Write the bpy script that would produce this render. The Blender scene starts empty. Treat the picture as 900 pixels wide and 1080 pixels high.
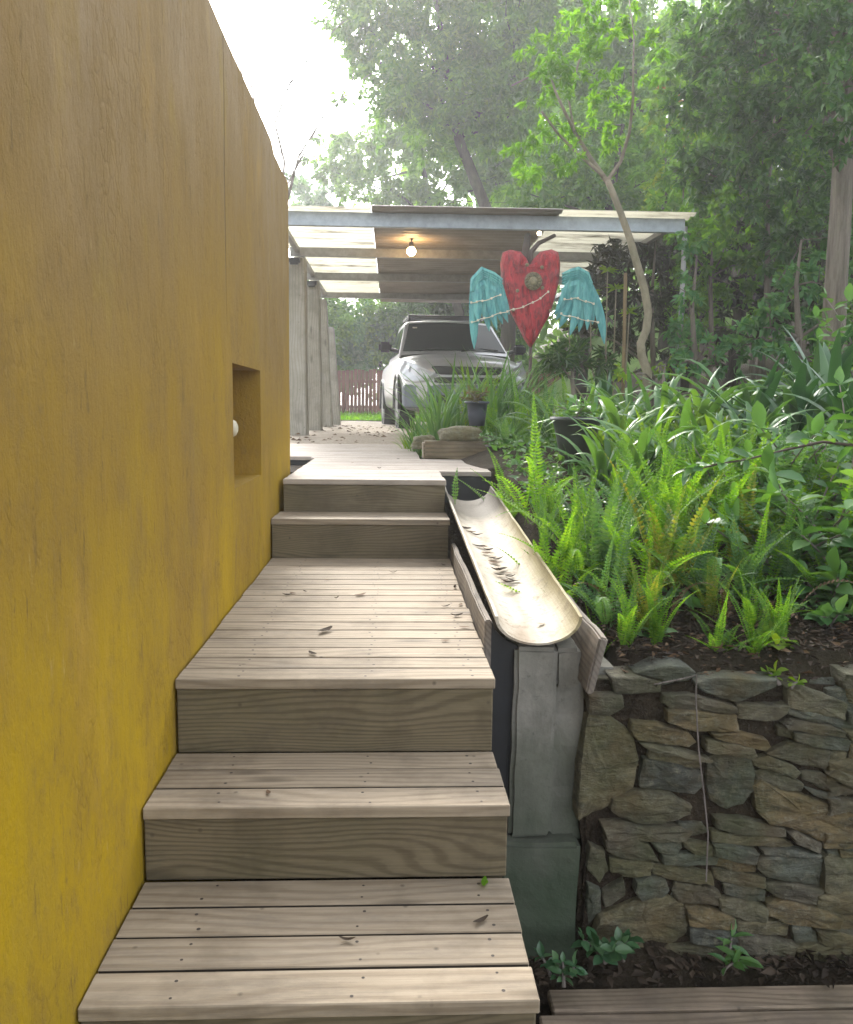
import bpy, bmesh, math, random
import numpy as np
from mathutils import Vector, Matrix, noise as mnoise

random.seed(7)
rng = np.random.default_rng(11)
SC = bpy.context.scene
COL = SC.collection
R = math.radians

# ------------------------------------------------------------------ camera
F = 900.0
CR = Vector((0.99906415, -0.04158088, 0.01191056))
CU = Vector((-0.00674095, 0.12232069, 0.99246774))
CF = Vector((0.04272459, 0.99161922, -0.12192592))

def P(px, py, y):
    """world point seen at a measured place of the photo, at the distance y"""
    d = CR * ((px - 450) / F) - CU * ((py - 540) / F) + CF
    return d * (y / d.y)

cam_d = bpy.data.cameras.new('camera')
cam = bpy.data.objects.new('camera', cam_d)
COL.objects.link(cam)
cam.matrix_world = Matrix(((CR.x, CU.x, -CF.x, 0), (CR.y, CU.y, -CF.y, 0), (CR.z, CU.z, -CF.z, 0), (0, 0, 0, 1)))
cam_d.sensor_fit = 'HORIZONTAL'
cam_d.sensor_width = 36
cam_d.lens = 36
cam_d.clip_start = 0.05
cam_d.clip_end = 1500
SC.camera = cam

# ------------------------------------------------------------------ light
SUN_EL, SUN_AZ = R(34), R(-9)          # azimuth from +Y, negative = towards the left
w = bpy.data.worlds.new('World')
SC.world = w
w.use_nodes = True
nt = w.node_tree
nt.nodes.clear()
sky = nt.nodes.new('ShaderNodeTexSky')
sky.sky_type = 'NISHITA'
sky.sun_disc = False
sky.sun_elevation = SUN_EL
sky.sun_rotation = SUN_AZ
sky.air_density = 1.0
sky.dust_density = 2.5
sky.ozone_density = 1.0
hs = nt.nodes.new('ShaderNodeHueSaturation')
hs.inputs['Saturation'].default_value = 0.25
bg = nt.nodes.new('ShaderNodeBackground')
bg.inputs['Strength'].default_value = 0.15
wo = nt.nodes.new('ShaderNodeOutputWorld')
nt.links.new(sky.outputs[0], hs.inputs['Color'])
nt.links.new(hs.outputs[0], bg.inputs[0])
nt.links.new(bg.outputs[0], wo.inputs[0])
sd = bpy.data.lights.new('sun', 'SUN')
sd.energy = 1.4
sd.angle = R(14)
sd.color = (1.0, 0.95, 0.86)
so = bpy.data.objects.new('sun', sd)
COL.objects.link(so)
sv = Vector((math.sin(SUN_AZ) * math.cos(SUN_EL), math.cos(SUN_AZ) * math.cos(SUN_EL), math.sin(SUN_EL)))
so.rotation_euler = sv.to_track_quat('Z', 'Y').to_euler()
so.location = sv * 40
SC.view_settings.view_transform = 'Standard'
SC.view_settings.look = 'None'
SC.view_settings.exposure = 2.2
SC.view_settings.gamma = 1
SC.view_settings.use_curve_mapping = False
SC.cycles.use_denoising = True
SC.cycles.max_bounces = 8
SC.cycles.transparent_max_bounces = 12
SC.cycles.volume_bounces = 1

# ------------------------------------------------------------------ node helpers
class NT:
    def __init__(s, name):
        s.m = bpy.data.materials.new(name)
        s.m.use_nodes = True
        s.t = s.m.node_tree
        s.t.nodes.clear()
        s.out = s.t.nodes.new('ShaderNodeOutputMaterial')
    def n(s, typ, **kw):
        nd = s.t.nodes.new('ShaderNode' + typ)
        for k, v in kw.items():
            if k.startswith('i_'):
                key = k[2:].replace('_', ' ')
                key = int(key) if key.isdigit() else key
                s.put(nd, key, v)
            else:
                setattr(nd, k, v)
        return nd
    def put(s, nd, key, v):
        if isinstance(v, bpy.types.NodeSocket):
            s.t.links.new(v, nd.inputs[key])
        else:
            if isinstance(v, (tuple, list)) and nd.inputs[key].type == 'RGBA' and len(v) == 3:
                v = (*v, 1)
            nd.inputs[key].default_value = v
    def mix(s, f, a, b, mode='MIX'):
        nd = s.n('Mix', data_type='RGBA', blend_type=mode)
        s.put(nd, 0, f); s.put(nd, 6, a); s.put(nd, 7, b)
        return nd.outputs[2]
    def math(s, op, a, b=0.0, clamp=False):
        nd = s.n('Math', operation=op, use_clamp=clamp)
        s.put(nd, 0, a); s.put(nd, 1, b)
        return nd.outputs[0]
    def ramp(s, f, *stops, interp='LINEAR'):
        nd = s.n('ValToRGB')
        cr = nd.color_ramp
        cr.interpolation = interp
        while len(cr.elements) < len(stops):
            cr.elements.new(0.5)
        for e, (p, c) in zip(cr.elements, stops):
            e.position = p
            e.color = (c, c, c, 1) if isinstance(c, (int, float)) else (*c, 1)
        s.put(nd, 0, f)
        return nd.outputs[0]
    def coord(s, scale=(1, 1, 1), which='Object', off=None):
        tc = s.n('TexCoord')
        v = tc.outputs[which]
        if off is not None:
            a = s.n('VectorMath', operation='ADD'); s.put(a, 0, v); s.put(a, 1, off); v = a.outputs[0]
        mp = s.n('Mapping'); s.put(mp, 'Vector', v); mp.inputs['Scale'].default_value = scale
        return mp.outputs[0]
    def noise(s, vec, scale=5, detail=4, rough=0.55, dist=0.0, out=0):
        nd = s.n('TexNoise'); s.put(nd, 'Vector', vec)
        nd.inputs['Scale'].default_value = scale; nd.inputs['Detail'].default_value = detail
        nd.inputs['Roughness'].default_value = rough; nd.inputs['Distortion'].default_value = dist
        return nd.outputs[out]
    def rnd(s):
        return s.n('NewGeometry').outputs['Random Per Island']
    def rndvec(s, k=(13.1, 7.7, 5.3)):
        r = s.rnd()
        c = s.n('CombineXYZ')
        for i in range(3):
            s.put(c, i, s.math('MULTIPLY', r, k[i]))
        return c.outputs[0]
    def bump(s, h, strength=0.3, dist=0.01):
        b = s.n('Bump'); s.put(b, 'Height', h)
        b.inputs['Strength'].default_value = strength; b.inputs['Distance'].default_value = dist
        return b.outputs[0]
    def pbsdf(s, col, rough=0.6, bump=None, metal=0.0, spec=0.5, **kw):
        p = s.n('BsdfPrincipled')
        s.put(p, 'Base Color', col); s.put(p, 'Roughness', rough); s.put(p, 'Metallic', metal)
        s.put(p, 'Specular IOR Level', spec)
        if bump is not None: s.put(p, 'Normal', bump)
        for k, v in kw.items(): s.put(p, k.replace('_', ' '), v)
        return p.outputs[0]
    def done(s, sh):
        s.t.links.new(sh, s.out.inputs['Surface'])
        return s.m

def hexc(r, g, b):
    f = lambda c: ((c / 255 + 0.055) / 1.055) ** 2.4 if c > 10 else c / 255 / 12.92
    return (f(r), f(g), f(b))

def wood(name, light, dark, axis='X', period=0.016, amp=0.12, fig=1.0, knots=True, moss=0.0, rough=0.75):
    """plain sawn timber: growth lines are contours of (across + slow noise), so they close into arches and eyes"""
    s = NT(name)
    tc = s.n('TexCoord').outputs['Object']
    a = s.n('VectorMath', operation='ADD'); s.put(a, 0, tc); s.put(a, 1, s.rndvec((23.1, 7.7, 9.3)))
    def mapped(sc):
        if axis == 'Y': sc = (sc[1], sc[0], sc[2])
        if axis == 'Z': sc = (sc[2], sc[1], sc[0])
        mp = s.n('Mapping'); s.put(mp, 'Vector', a.outputs[0]); mp.inputs['Scale'].default_value = sc
        return mp.outputs[0]
    sep = s.n('SeparateXYZ'); s.put(sep, 0, a.outputs[0])
    k = {'X': (1, 2), 'Y': (0, 2), 'Z': (0, 1)}[axis]
    across = s.math('ADD', sep.outputs[k[0]], sep.outputs[k[1]])
    slow = s.noise(mapped((1.5, 5.5, 5.5)), 1.0, 1.0, 0.4)
    wob = s.noise(mapped((4.0, 16, 16)), 1.0, 4.0, 0.65)
    h = s.math('ADD', across, s.math('ADD', s.math('MULTIPLY', slow, amp), s.math('MULTIPLY', wob, 0.016)))
    rings = s.math('ADD', 0.5, s.math('MULTIPLY', 0.5, s.math('SINE', s.math('MULTIPLY', h, 6.2832 / period))))
    rings = s.ramp(rings, (0.0, 0.0), (0.5, 0.2), (0.85, 0.85), (1.0, 1.0))
    fib = s.noise(mapped((2.2, 110, 110)), 1.6, 3, 0.7)
    big = s.noise(mapped((1.0, 5, 5)), 1.5, 4, 0.6)
    fac = s.math('ADD', s.math('MULTIPLY', rings, 0.26 * fig), s.math('ADD', s.math('MULTIPLY', fib, 0.42), s.math('MULTIPLY', big, 0.42)))
    col = s.mix(s.ramp(fac, (0.22, 0.0), (0.80, 1.0)), light, dark)
    if knots:
        vo = s.n('TexVoronoi'); s.put(vo, 'Vector', mapped((2.0, 7, 7))); vo.inputs['Scale'].default_value = 0.9
        kd = s.math('ADD', vo.outputs['Distance'], s.math('MULTIPLY', s.math('SUBTRACT', fib, 0.5), 0.06))
        col = s.mix(s.ramp(kd, (0.04, 0.7), (0.13, 0.0)), col, tuple(c * 0.4 for c in dark))
    tone = s.math('ADD', 0.84, s.math('MULTIPLY', s.rnd(), 0.28))
    tv = s.n('CombineColor'); [s.put(tv, i, tone) for i in range(3)]
    col = s.mix(1.0, col, tv.outputs[0], 'MULTIPLY')
    dirt = s.noise(s.coord((1, 1, 1)), 4.0, 5, 0.65)
    col = s.mix(s.ramp(dirt, (0.48, 0.0), (0.72, 0.6)), col, tuple(c * 0.6 for c in dark))
    grey = s.noise(mapped((1.2, 4, 4)), 2.6, 6, 0.75)
    col = s.mix(s.ramp(grey, (0.50, 0.0), (0.66, 0.45)), col, tuple(0.55 * c + 0.45 * sum(dark) / 3 for c in dark))
    if moss:
        mo = s.noise(s.coord((1, 1, 1)), 3.1, 4, 0.7)
        col = s.mix(s.ramp(mo, (0.42, 0.0), (0.7, moss)), col, (0.085, 0.09, 0.035))
    spots = s.n('TexVoronoi'); s.put(spots, 'Vector', s.coord((1, 1, 1))); spots.inputs['Scale'].default_value = 13
    col = s.mix(s.ramp(spots.outputs['Distance'], (0.03, 0.6), (0.09, 0.0)), col, (0.05, 0.04, 0.03))
    bm_ = s.bump(s.math('ADD', fib, s.math('MULTIPLY', rings, 0.25)), 0.35, 0.003)
    return s.done(s.pbsdf(col, rough, bm_, spec=0.3))

def leafmat(name, c1, c2, c3=None, trans=0.42, rough=0.55, spec=0.18, tint=(1.55, 1.5, 0.4)):
    s = NT(name)
    r = s.rnd()
    stops = [(0.0, c1), (0.6, c2)] + ([(1.0, c3)] if c3 else [])
    col = s.ramp(r, *stops)
    no = s.noise(s.coord((1, 1, 1), 'Object'), 1.5, 3)
    col = s.mix(s.ramp(no, (0.36, 0.0), (0.66, 0.75)), col, tuple(x * 0.62 for x in c1))
    p = s.pbsdf(col, rough, spec=spec)
    tr = s.n('BsdfTranslucent')
    tcol = s.mix(1.0, col, tint, 'MULTIPLY')
    s.put(tr, 0, tcol)
    mx = s.n('MixShader'); s.put(mx, 0, trans); s.put(mx, 1, p); s.put(mx, 2, tr.outputs[0])
    return s.done(mx.outputs[0])

def plain(name, col, rough=0.5, metal=0.0, spec=0.5, var=0.25, scale=9, bump=0.0, **kw):
    s = NT(name)
    n = s.noise(s.coord((1, 1, 1)), scale, 5, 0.6)
    c = s.mix(s.ramp(n, (0.35, 0.0), (0.75, 1.0)), col, tuple(x * (1 - var) for x in col))
    b = s.bump(n, bump, 0.01) if bump else None
    return s.done(s.pbsdf(c, rough, b, metal, spec, **kw))

M = {}
M['deck'] = wood('weathered_decking', (0.40, 0.335, 0.25), (0.175, 0.132, 0.085), 'X', 0.026, 0.15, 0.7)
M['riser'] = wood('treated_pine_riser', (0.195, 0.158, 0.10), (0.075, 0.059, 0.035), 'X', 0.013, 0.22, 0.95, moss=0.2)
M['lowdeck'] = wood('wet_lower_boards', (0.30, 0.235, 0.17), (0.12, 0.09, 0.065), 'X', 0.02, 0.10, 0.9, moss=0.2)
M['upper'] = wood('grey_upper_deck', (0.42, 0.365, 0.31), (0.26, 0.22, 0.18), 'X', 0.02, 0.1, 0.6)
M['plank'] = wood('grey_edging_plank', (0.30, 0.255, 0.21), (0.13, 0.11, 0.09), 'Y', 0.02, 0.12, 1.0)
M['sleeper'] = wood('old_sleeper', (0.25, 0.195, 0.12), (0.10, 0.075, 0.045), 'X', 0.025, 0.12, 1.0, moss=0.3)
M['post'] = wood('grey_timber_post', (0.36, 0.34, 0.29), (0.20, 0.185, 0.15), 'Z', 0.03, 0.12, 0.8, moss=0.25)
M['fence'] = wood('red_brown_fence', (0.22, 0.085, 0.06), (0.10, 0.04, 0.03), 'Z', 0.03, 0.1, 0.8, knots=False)
M['stake'] = wood('garden_stake', (0.24, 0.17, 0.08), (0.12, 0.085, 0.045), 'Z', 0.03, 0.1, 0.8, knots=False)

def plaster():
    s = NT('ochre_render')
    geo = s.n('NewGeometry').outputs['Position']
    sep = s.n('SeparateXYZ'); s.put(sep, 0, geo)
    z = sep.outputs[2]; y = sep.outputs[1]
    def nz(scale, k, d=5, r=0.6):
        mp = s.n('Mapping'); s.put(mp, 'Vector', geo); mp.inputs['Scale'].default_value = scale
        return s.noise(mp.outputs[0], k, d, r)
    streak = nz((1, 1, 0.30), 8, 8, 0.75)
    fine = nz((1, 1, 0.55), 48, 6, 0.75)
    blot = nz((1, 1, 0.6), 1.7, 4, 0.6)
    grit = nz((1, 1, 1), 150, 2, 0.6)
    # glare painted in: greyer towards the coping; limewash wear, richer yellow low down
    lvl = s.math('ADD', s.math('MULTIPLY', z, 0.42), 0.36)
    lvl = s.math('ADD', lvl, s.math('MULTIPLY', s.math('SUBTRACT', blot, 0.5), 0.9))
    col = s.ramp(lvl, (0.0, (0.42, 0.27, 0.007)), (0.3, (0.30, 0.183, 0.021)), (0.58, (0.265, 0.170, 0.056)), (0.9, (0.33, 0.24, 0.14)))
    col = s.mix(s.ramp(streak, (0.45, 0.0), (0.72, 0.5)), col, (0.25, 0.155, 0.04))
    col = s.mix(s.ramp(fine, (0.5, 0.0), (0.8, 0.4)), col, (0.20, 0.14, 0.055))
    col = s.mix(s.ramp(streak, (0.22, 0.35), (0.42, 0.0)), col, (0.52, 0.33, 0.08))
    # darker olive tone towards the foot
    foot = s.math('ADD', s.math('MULTIPLY', s.math('ADD', z, 0.95), 2.4), s.math('MULTIPLY', streak, 0.7))
    col = s.mix(s.ramp(foot, (0.15, 0.3), (0.6, 0.0)), col, (0.13, 0.105, 0.015))
    # two render joints
    def line(pos, wdt, amt):
        d = s.math('ABSOLUTE', s.math('SUBTRACT', y, s.math('ADD', pos, s.math('MULTIPLY', s.math('SUBTRACT', blot, 0.5), 0.02))))
        return s.ramp(d, (0.0, amt), (wdt, 0.0))
    l1 = s.math('MULTIPLY', line(2.79, 0.012, 0.75), s.ramp(z, (0.2, 0.0), (0.5, 1.0)))
    l2 = line(2.02, 0.03, 0.28)
    col = s.mix(l1, col, (0.08, 0.055, 0.03))
    col = s.mix(l2, col, (0.2, 0.13, 0.05))
    flake = nz((1, 1, 0.6), 6, 9, 0.8)
    fl = s.ramp(s.math('MULTIPLY', flake, s.math('ADD', 0.75, s.math('MULTIPLY', blot, 0.5))), (0.50, 0.0), (0.66, 0.55))
    col = s.mix(fl, col, (0.21, 0.135, 0.045))
    scr = nz((1, 1, 0.24), 55, 5, 0.7)
    col = s.mix(s.ramp(s.math('MULTIPLY', scr, s.math('ADD', 0.7, s.math('MULTIPLY', streak, 0.6))), (0.60, 0.0), (0.68, 0.5)), col, (0.13, 0.085, 0.03))
    col = s.mix(s.ramp(scr, (0.26, 0.35), (0.36, 0.0)), col, (0.55, 0.40, 0.16))
    mpc = s.n('Mapping'); s.put(mpc, 'Vector', geo); mpc.inputs['Scale'].default_value = (1, 1, 0.6)
    wv = s.n('VectorMath', operation='ADD'); s.put(wv, 0, mpc.outputs[0])
    wn = s.n('VectorMath', operation='SCALE'); s.put(wn, 0, s.noise(mpc.outputs[0], 30, 3, 0.6, out=1)); wn.inputs['Scale'].default_value = 0.035
    s.put(wv, 1, wn.outputs[0])
    cr_ = s.n('TexVoronoi', feature='DISTANCE_TO_EDGE'); s.put(cr_, 'Vector', wv.outputs[0]); cr_.inputs['Scale'].default_value = 34
    patch = s.ramp(nz((1, 1, 0.55), 3.3, 5, 0.7), (0.53, 0.0), (0.66, 1.0))
    crack = s.math('MULTIPLY', s.ramp(cr_.outputs['Distance'], (0.0, 1.0), (0.16, 0.0)), patch)
    col = s.mix(s.math('MULTIPLY', crack, 0.3), col, (0.10, 0.062, 0.02))
    col = s.mix(s.math('MULTIPLY', patch, 0.35), col, (0.25, 0.15, 0.03))
    blot2 = nz((1, 1, 0.45), 3.8, 5, 0.65)
    col = s.mix(s.ramp(blot2, (0.56, 0.0), (0.70, 0.45)), col, (0.33, 0.225, 0.03))
    col = s.mix(s.ramp(blot2, (0.28, 0.45), (0.42, 0.0)), col, (0.44, 0.265, 0.055))
    fine = s.math('SUBTRACT', fine, s.math('ADD', s.math('MULTIPLY', fl, 0.5), s.math('MULTIPLY', crack, 0.45)))
    h = s.math('ADD', s.math('MULTIPLY', fine, 0.6), s.math('ADD', s.math('MULTIPLY', streak, 0.9), s.math('MULTIPLY', grit, 0.15)))
    h = s.math('SUBTRACT', h, s.math('MULTIPLY', l1, 1.2))
    return s.done(s.pbsdf(col, 0.85, s.bump(h, 0.65, 0.012), spec=0.2))
M['plaster'] = plaster()

def stonemat():
    s = NT('mossy_wall_stone')
    r = s.rnd()
    base = s.ramp(r, (0.0, (0.17, 0.15, 0.11)), (0.2, (0.25, 0.215, 0.125)), (0.38, (0.17, 0.185, 0.155)), (0.55, (0.22, 0.20, 0.13)),
                  (0.7, (0.26, 0.195, 0.10)), (0.85, (0.145, 0.155, 0.135)), (1.0, (0.23, 0.22, 0.15)), interp='CONSTANT')
    o = s.rndvec()
    v = s.coord((1, 1, 3.0), off=o)
    n1 = s.noise(v, 11, 8, 0.75)
    v2 = s.coord((1, 1, 1), off=o)
    n2 = s.noise(v2, 38, 5, 0.7)
    col = s.mix(s.ramp(n1, (0.40, 0.0), (0.62, 0.8)), base, (0.065, 0.06, 0.045))
    col = s.mix(s.ramp(n2, (0.52, 0.0), (0.70, 0.6)), col, (0.34, 0.32, 0.235))
    m1 = s.noise(s.coord((1, 1, 1)), 3.6, 4, 0.65)
    col = s.mix(s.ramp(m1, (0.42, 0.0), (0.66, 0.62)), col, (0.072, 0.086, 0.028))
    m2 = s.noise(s.coord((1.3, 1, 1)), 5.0, 3, 0.6)
    col = s.mix(s.ramp(m2, (0.5, 0.0), (0.72, 0.5)), col, (0.15, 0.095, 0.035))
    h = s.math('ADD', n1, s.math('MULTIPLY', n2, 0.5))
    return s.done(s.pbsdf(col, 0.72, s.bump(h, 1.0, 0.03), spec=0.3))
M['stone'] = stonemat()

def concretemat():
    s = NT('mossy_concrete')
    v = s.coord((1, 1, 1))
    n1 = s.noise(v, 5, 6, 0.65); n2 = s.noise(v, 45, 4, 0.7); n3 = s.noise(v, 2.2, 3, 0.6)
    col = s.mix(s.ramp(n1, (0.35, 0.0), (0.7, 1.0)), (0.28, 0.265, 0.23), (0.13, 0.125, 0.105))
    col = s.mix(s.ramp(n3, (0.45, 0.0), (0.65, 0.65)), col, (0.05, 0.07, 0.035))
    drip = s.noise(s.coord((1, 1, 0.3)), 8, 6, 0.7)
    col = s.mix(s.ramp(drip, (0.50, 0.0), (0.70, 0.5)), col, (0.06, 0.062, 0.048))
    col = s.mix(s.ramp(drip, (0.26, 0.3), (0.42, 0.0)), col, (0.33, 0.31, 0.26))
    z = s.n('SeparateXYZ'); s.put(z, 0, s.n('NewGeometry').outputs['Position'])
    low = s.math('ADD', z.outputs[2], s.math('MULTIPLY', n1, 0.5))
    col = s.mix(s.ramp(s.math('ADD', low, 1.4), (0.3, 0.88), (0.72, 0.0)), col, (0.024, 0.042, 0.022))
    col = s.mix(s.ramp(n2, (0.58, 0.0), (0.75, 0.5)), col, (0.05, 0.05, 0.04))
    return s.done(s.pbsdf(col, 0.85, s.bump(s.math('ADD', n1, s.math('MULTIPLY', n2, 0.4)), 0.6, 0.01), spec=0.25))
M['concrete'] = concretemat()

def troughmat():
    s = NT('stained_cement_trough')
    v = s.coord((1, 0.35, 1))
    n1 = s.noise(v, 6, 6, 0.65); n2 = s.noise(s.coord((1, 1, 1)), 30, 5, 0.7); n3 = s.noise(s.coord((1, 0.5, 1)), 3, 4, 0.6)
    sep = s.n('SeparateXYZ'); s.put(sep, 0, s.n('TexCoord').outputs['Object'])
    col = s.mix(s.ramp(n1, (0.38, 0.0), (0.72, 1.0)), (0.56, 0.51, 0.43), (0.30, 0.25, 0.185))
    side = s.math('ADD', sep.outputs[0], s.math('MULTIPLY', s.math('SUBTRACT', n3, 0.5), 0.16))
    col = s.mix(s.ramp(side, (0.03, 0.0), (0.10, 0.75)), col, (0.24, 0.20, 0.07))
    ctr = s.math('ABSOLUTE', s.math('ADD', side, 0.02))
    col = s.mix(s.ramp(ctr, (0.0, 0.5), (0.035, 0.0)), col, (0.24, 0.17, 0.11))
    col = s.mix(s.ramp(n2, (0.52, 0.0), (0.70, 0.7)), col, (0.17, 0.13, 0.08))
    back = s.math('ADD', sep.outputs[1], s.math('MULTIPLY', n3, 0.5))
    col = s.mix(s.ramp(s.math('SUBTRACT', back, 1.3), (0.25, 0.0), (0.55, 0.9)), col, (0.06, 0.05, 0.035))  # dark far end: shade put into the colour
    return s.done(s.pbsdf(col, 0.7, s.bump(s.math('ADD', n1, n2), 0.5, 0.006), spec=0.3))
M['trough'] = troughmat()

def soilmat(name, a, b, c, sc=14):
    s = NT(name)
    v = s.coord((1, 1, 1))
    n1 = s.noise(v, sc, 8, 0.75); n2 = s.noise(v, 1.1, 3, 0.6); n3 = s.noise(v, sc * 5, 4, 0.7)
    col = s.mix(s.ramp(n1, (0.35, 0.0), (0.65, 1.0)), a, b)
    col = s.mix(s.ramp(n2, (0.4, 0.0), (0.7, 0.6)), col, c)
    col = s.mix(s.ramp(n3, (0.6, 0.0), (0.7, 0.6)), col, tuple(x * 1.9 for x in a))
    return s.done(s.pbsdf(col, 0.95, s.bump(s.math('ADD', n1, n3), 1.0, 0.03), spec=0.15))
M['soil'] = soilmat('dark_bed_soil', (0.075, 0.055, 0.038), (0.03, 0.022, 0.016), (0.05, 0.045, 0.025))
M['path'] = soilmat('leaf_strewn_path', (0.40, 0.35, 0.29), (0.27, 0.23, 0.185), (0.33, 0.29, 0.23), 5)
M['lawn'] = soilmat('green_lawn', (0.10, 0.17, 0.03), (0.06, 0.115, 0.02), (0.13, 0.19, 0.045), 5)
M['forest'] = soilmat('forest_floor', (0.06, 0.06, 0.03), (0.025, 0.03, 0.015), (0.05, 0.07, 0.02), 3)

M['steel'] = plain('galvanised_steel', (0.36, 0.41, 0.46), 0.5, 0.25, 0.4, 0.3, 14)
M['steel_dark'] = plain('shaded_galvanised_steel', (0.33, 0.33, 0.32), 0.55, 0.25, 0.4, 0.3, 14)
M['sheet'] = plain('brown_roof_sheet', (0.30, 0.26, 0.22), 0.6, 0.0, 0.4, 0.35, 3)
def poly():
    s = NT('clear_roof_sheet')
    n = s.noise(s.coord((0.35, 1.5, 1)), 3.2, 6, 0.7)
    dirt = s.ramp(n, (0.5, 0.12), (0.72, 0.9))
    tr = s.n('BsdfTranslucent'); s.put(tr, 0, s.mix(dirt, (0.62, 0.60, 0.52), (0.12, 0.10, 0.06)))
    tp = s.n('BsdfTransparent'); s.put(tp, 0, (0.7, 0.69, 0.64))
    mx = s.n('MixShader'); s.put(mx, 0, 0.30); s.put(mx, 1, tr.outputs[0]); s.put(mx, 2, tp.outputs[0])
    d = s.n('BsdfPrincipled'); s.put(d, 'Base Color', (0.12, 0.10, 0.07)); d.inputs['Roughness'].default_value = 0.8
    m2 = s.n('MixShader'); s.put(m2, 0, s.ramp(n, (0.58, 0.0), (0.75, 0.85))); s.put(m2, 1, mx.outputs[0]); s.put(m2, 2, d.outputs[0])
    return s.done(m2.outputs[0])
M['poly'] = poly()
def emit(name, col, st):
    s = NT(name); e = s.n('Emission'); s.put(e, 0, col); e.inputs[1].default_value = st
    return s.done(e.outputs[0])
M['bulb'] = emit('warm_bulb', (1.0, 0.62, 0.26), 30)
M['bulb_small'] = emit('string_bulb', (1.0, 0.8, 0.55), 3)
M['black'] = plain('black_plastic', (0.018, 0.018, 0.02), 0.5, bump=0.1)
M['membrane'] = plain('black_membrane', (0.012, 0.013, 0.016), 0.55, var=0.3, bump=0.3, scale=4)
M['paint'] = plain('silver_car_paint', (0.46, 0.455, 0.465), 0.28, 0.35, 0.5, 0.06, 2, Coat_Weight=0.6, Coat_Roughness=0.08)
M['glass'] = plain('dark_windscreen', (0.02, 0.026, 0.024), 0.08, 0.0, 0.2, 0.1, 2)
M['lamp_glass'] = plain('headlamp_lens', (0.55, 0.57, 0.60), 0.08, 0.2, 0.8, 0.25, 12)
M['rubber'] = plain('tyre_rubber', (0.02, 0.02, 0.021), 0.8, spec=0.3)
M['rim'] = plain('alloy_rim', (0.32, 0.32, 0.33), 0.35, 0.7)
M['bumper'] = plain('grey_bumper', (0.15, 0.17, 0.21), 0.35, 0.3, 0.5, 0.1, 3)
M['pot_blue'] = plain('blue_grey_plastic_pot', (0.035, 0.042, 0.06), 0.5, var=0.3)
M['pot_green'] = plain('dark_green_glazed_pot', (0.026, 0.034, 0.028), 0.3, spec=0.6, var=0.45, scale=5, bump=0.1)
M['pot_dark'] = plain('dark_low_pot', (0.03, 0.028, 0.024), 0.7, var=0.4)
M['cream'] = plain('cream_ceramic', (0.62, 0.56, 0.42), 0.4, var=0.15)
M['gap_shade_grime'] = plain('grimy_shaded_board_edge', (0.05, 0.04, 0.03), 0.9, var=0.5, scale=20)  # gap shade put into the colour of inner board sides, with grime
M['nail'] = plain('rusty_nail_head', (0.045, 0.032, 0.024), 0.7)
def heartmat():
    s = NT('red_painted_heart')
    v = s.coord((1, 1, 0.35))
    n1 = s.noise(v, 26, 4, 0.6, 1.2); n2 = s.noise(s.coord((1, 1, 1)), 7, 5, 0.7)
    col = s.mix(s.ramp(n1, (0.35, 0.0), (0.65, 1.0)), (0.46, 0.025, 0.035), (0.13, 0.008, 0.014))
    col = s.mix(s.ramp(n2, (0.62, 0.0), (0.74, 0.7)), col, (0.5, 0.13, 0.10))
    return s.done(s.pbsdf(col, 0.45, s.bump(n1, 0.9, 0.03), spec=0.4))
M['heart'] = heartmat()
def wingmat():
    s = NT('turquoise_wing')
    tone = s.rnd()
    n1 = s.noise(s.coord((3, 1, 0.6)), 14, 4, 0.6); n2 = s.noise(s.coord((1, 1, 1)), 9, 4, 0.6)
    col = s.mix(s.ramp(n1, (0.35, 0.0), (0.68, 1.0)), (0.15, 0.41, 0.37), (0.05, 0.20, 0.21))
    col = s.mix(s.math('MULTIPLY', tone, 0.5), col, (0.04, 0.22, 0.23))
    col = s.mix(s.ramp(n2, (0.6, 0.0), (0.75, 0.6)), col, (0.03, 0.13, 0.2))
    return s.done(s.pbsdf(col, 0.55, s.bump(n1, 0.5, 0.01), spec=0.3))
M['wing'] = wingmat()
M['gold'] = plain('tarnished_medallion', (0.28, 0.24, 0.14), 0.55, 0.4, 0.5, 0.8, 30, bump=0.5)
M['rod'] = plain('rusty_rod', (0.075, 0.05, 0.04), 0.8, var=0.4, bump=0.3)
def barkmat(name, a, b, st=(1, 1, 0.12), k=22):
    s = NT(name)
    n = s.noise(s.coord(st), k, 6, 0.7); n2 = s.noise(s.coord((1, 1, 1)), 4, 3)
    col = s.mix(s.ramp(n, (0.35, 0.0), (0.68, 1.0)), a, b)
    col = s.mix(s.ramp(n2, (0.5, 0.0), (0.75, 0.4)), col, (0.09, 0.10, 0.05))
    return s.done(s.pbsdf(col, 0.85, s.bump(n, 1.0, 0.03), spec=0.2))
M['bark'] = barkmat('brown_bark', (0.22, 0.185, 0.145), (0.085, 0.07, 0.055))
M['bark_pale'] = barkmat('pale_bark', (0.30, 0.26, 0.18), (0.16, 0.14, 0.09), (1, 1, 0.5), 9)
M['bark_dark'] = barkmat('dark_bark', (0.07, 0.055, 0.045), (0.03, 0.024, 0.02))
M['twig'] = barkmat('grey_twig', (0.26, 0.22, 0.20), (0.14, 0.12, 0.11))

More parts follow.
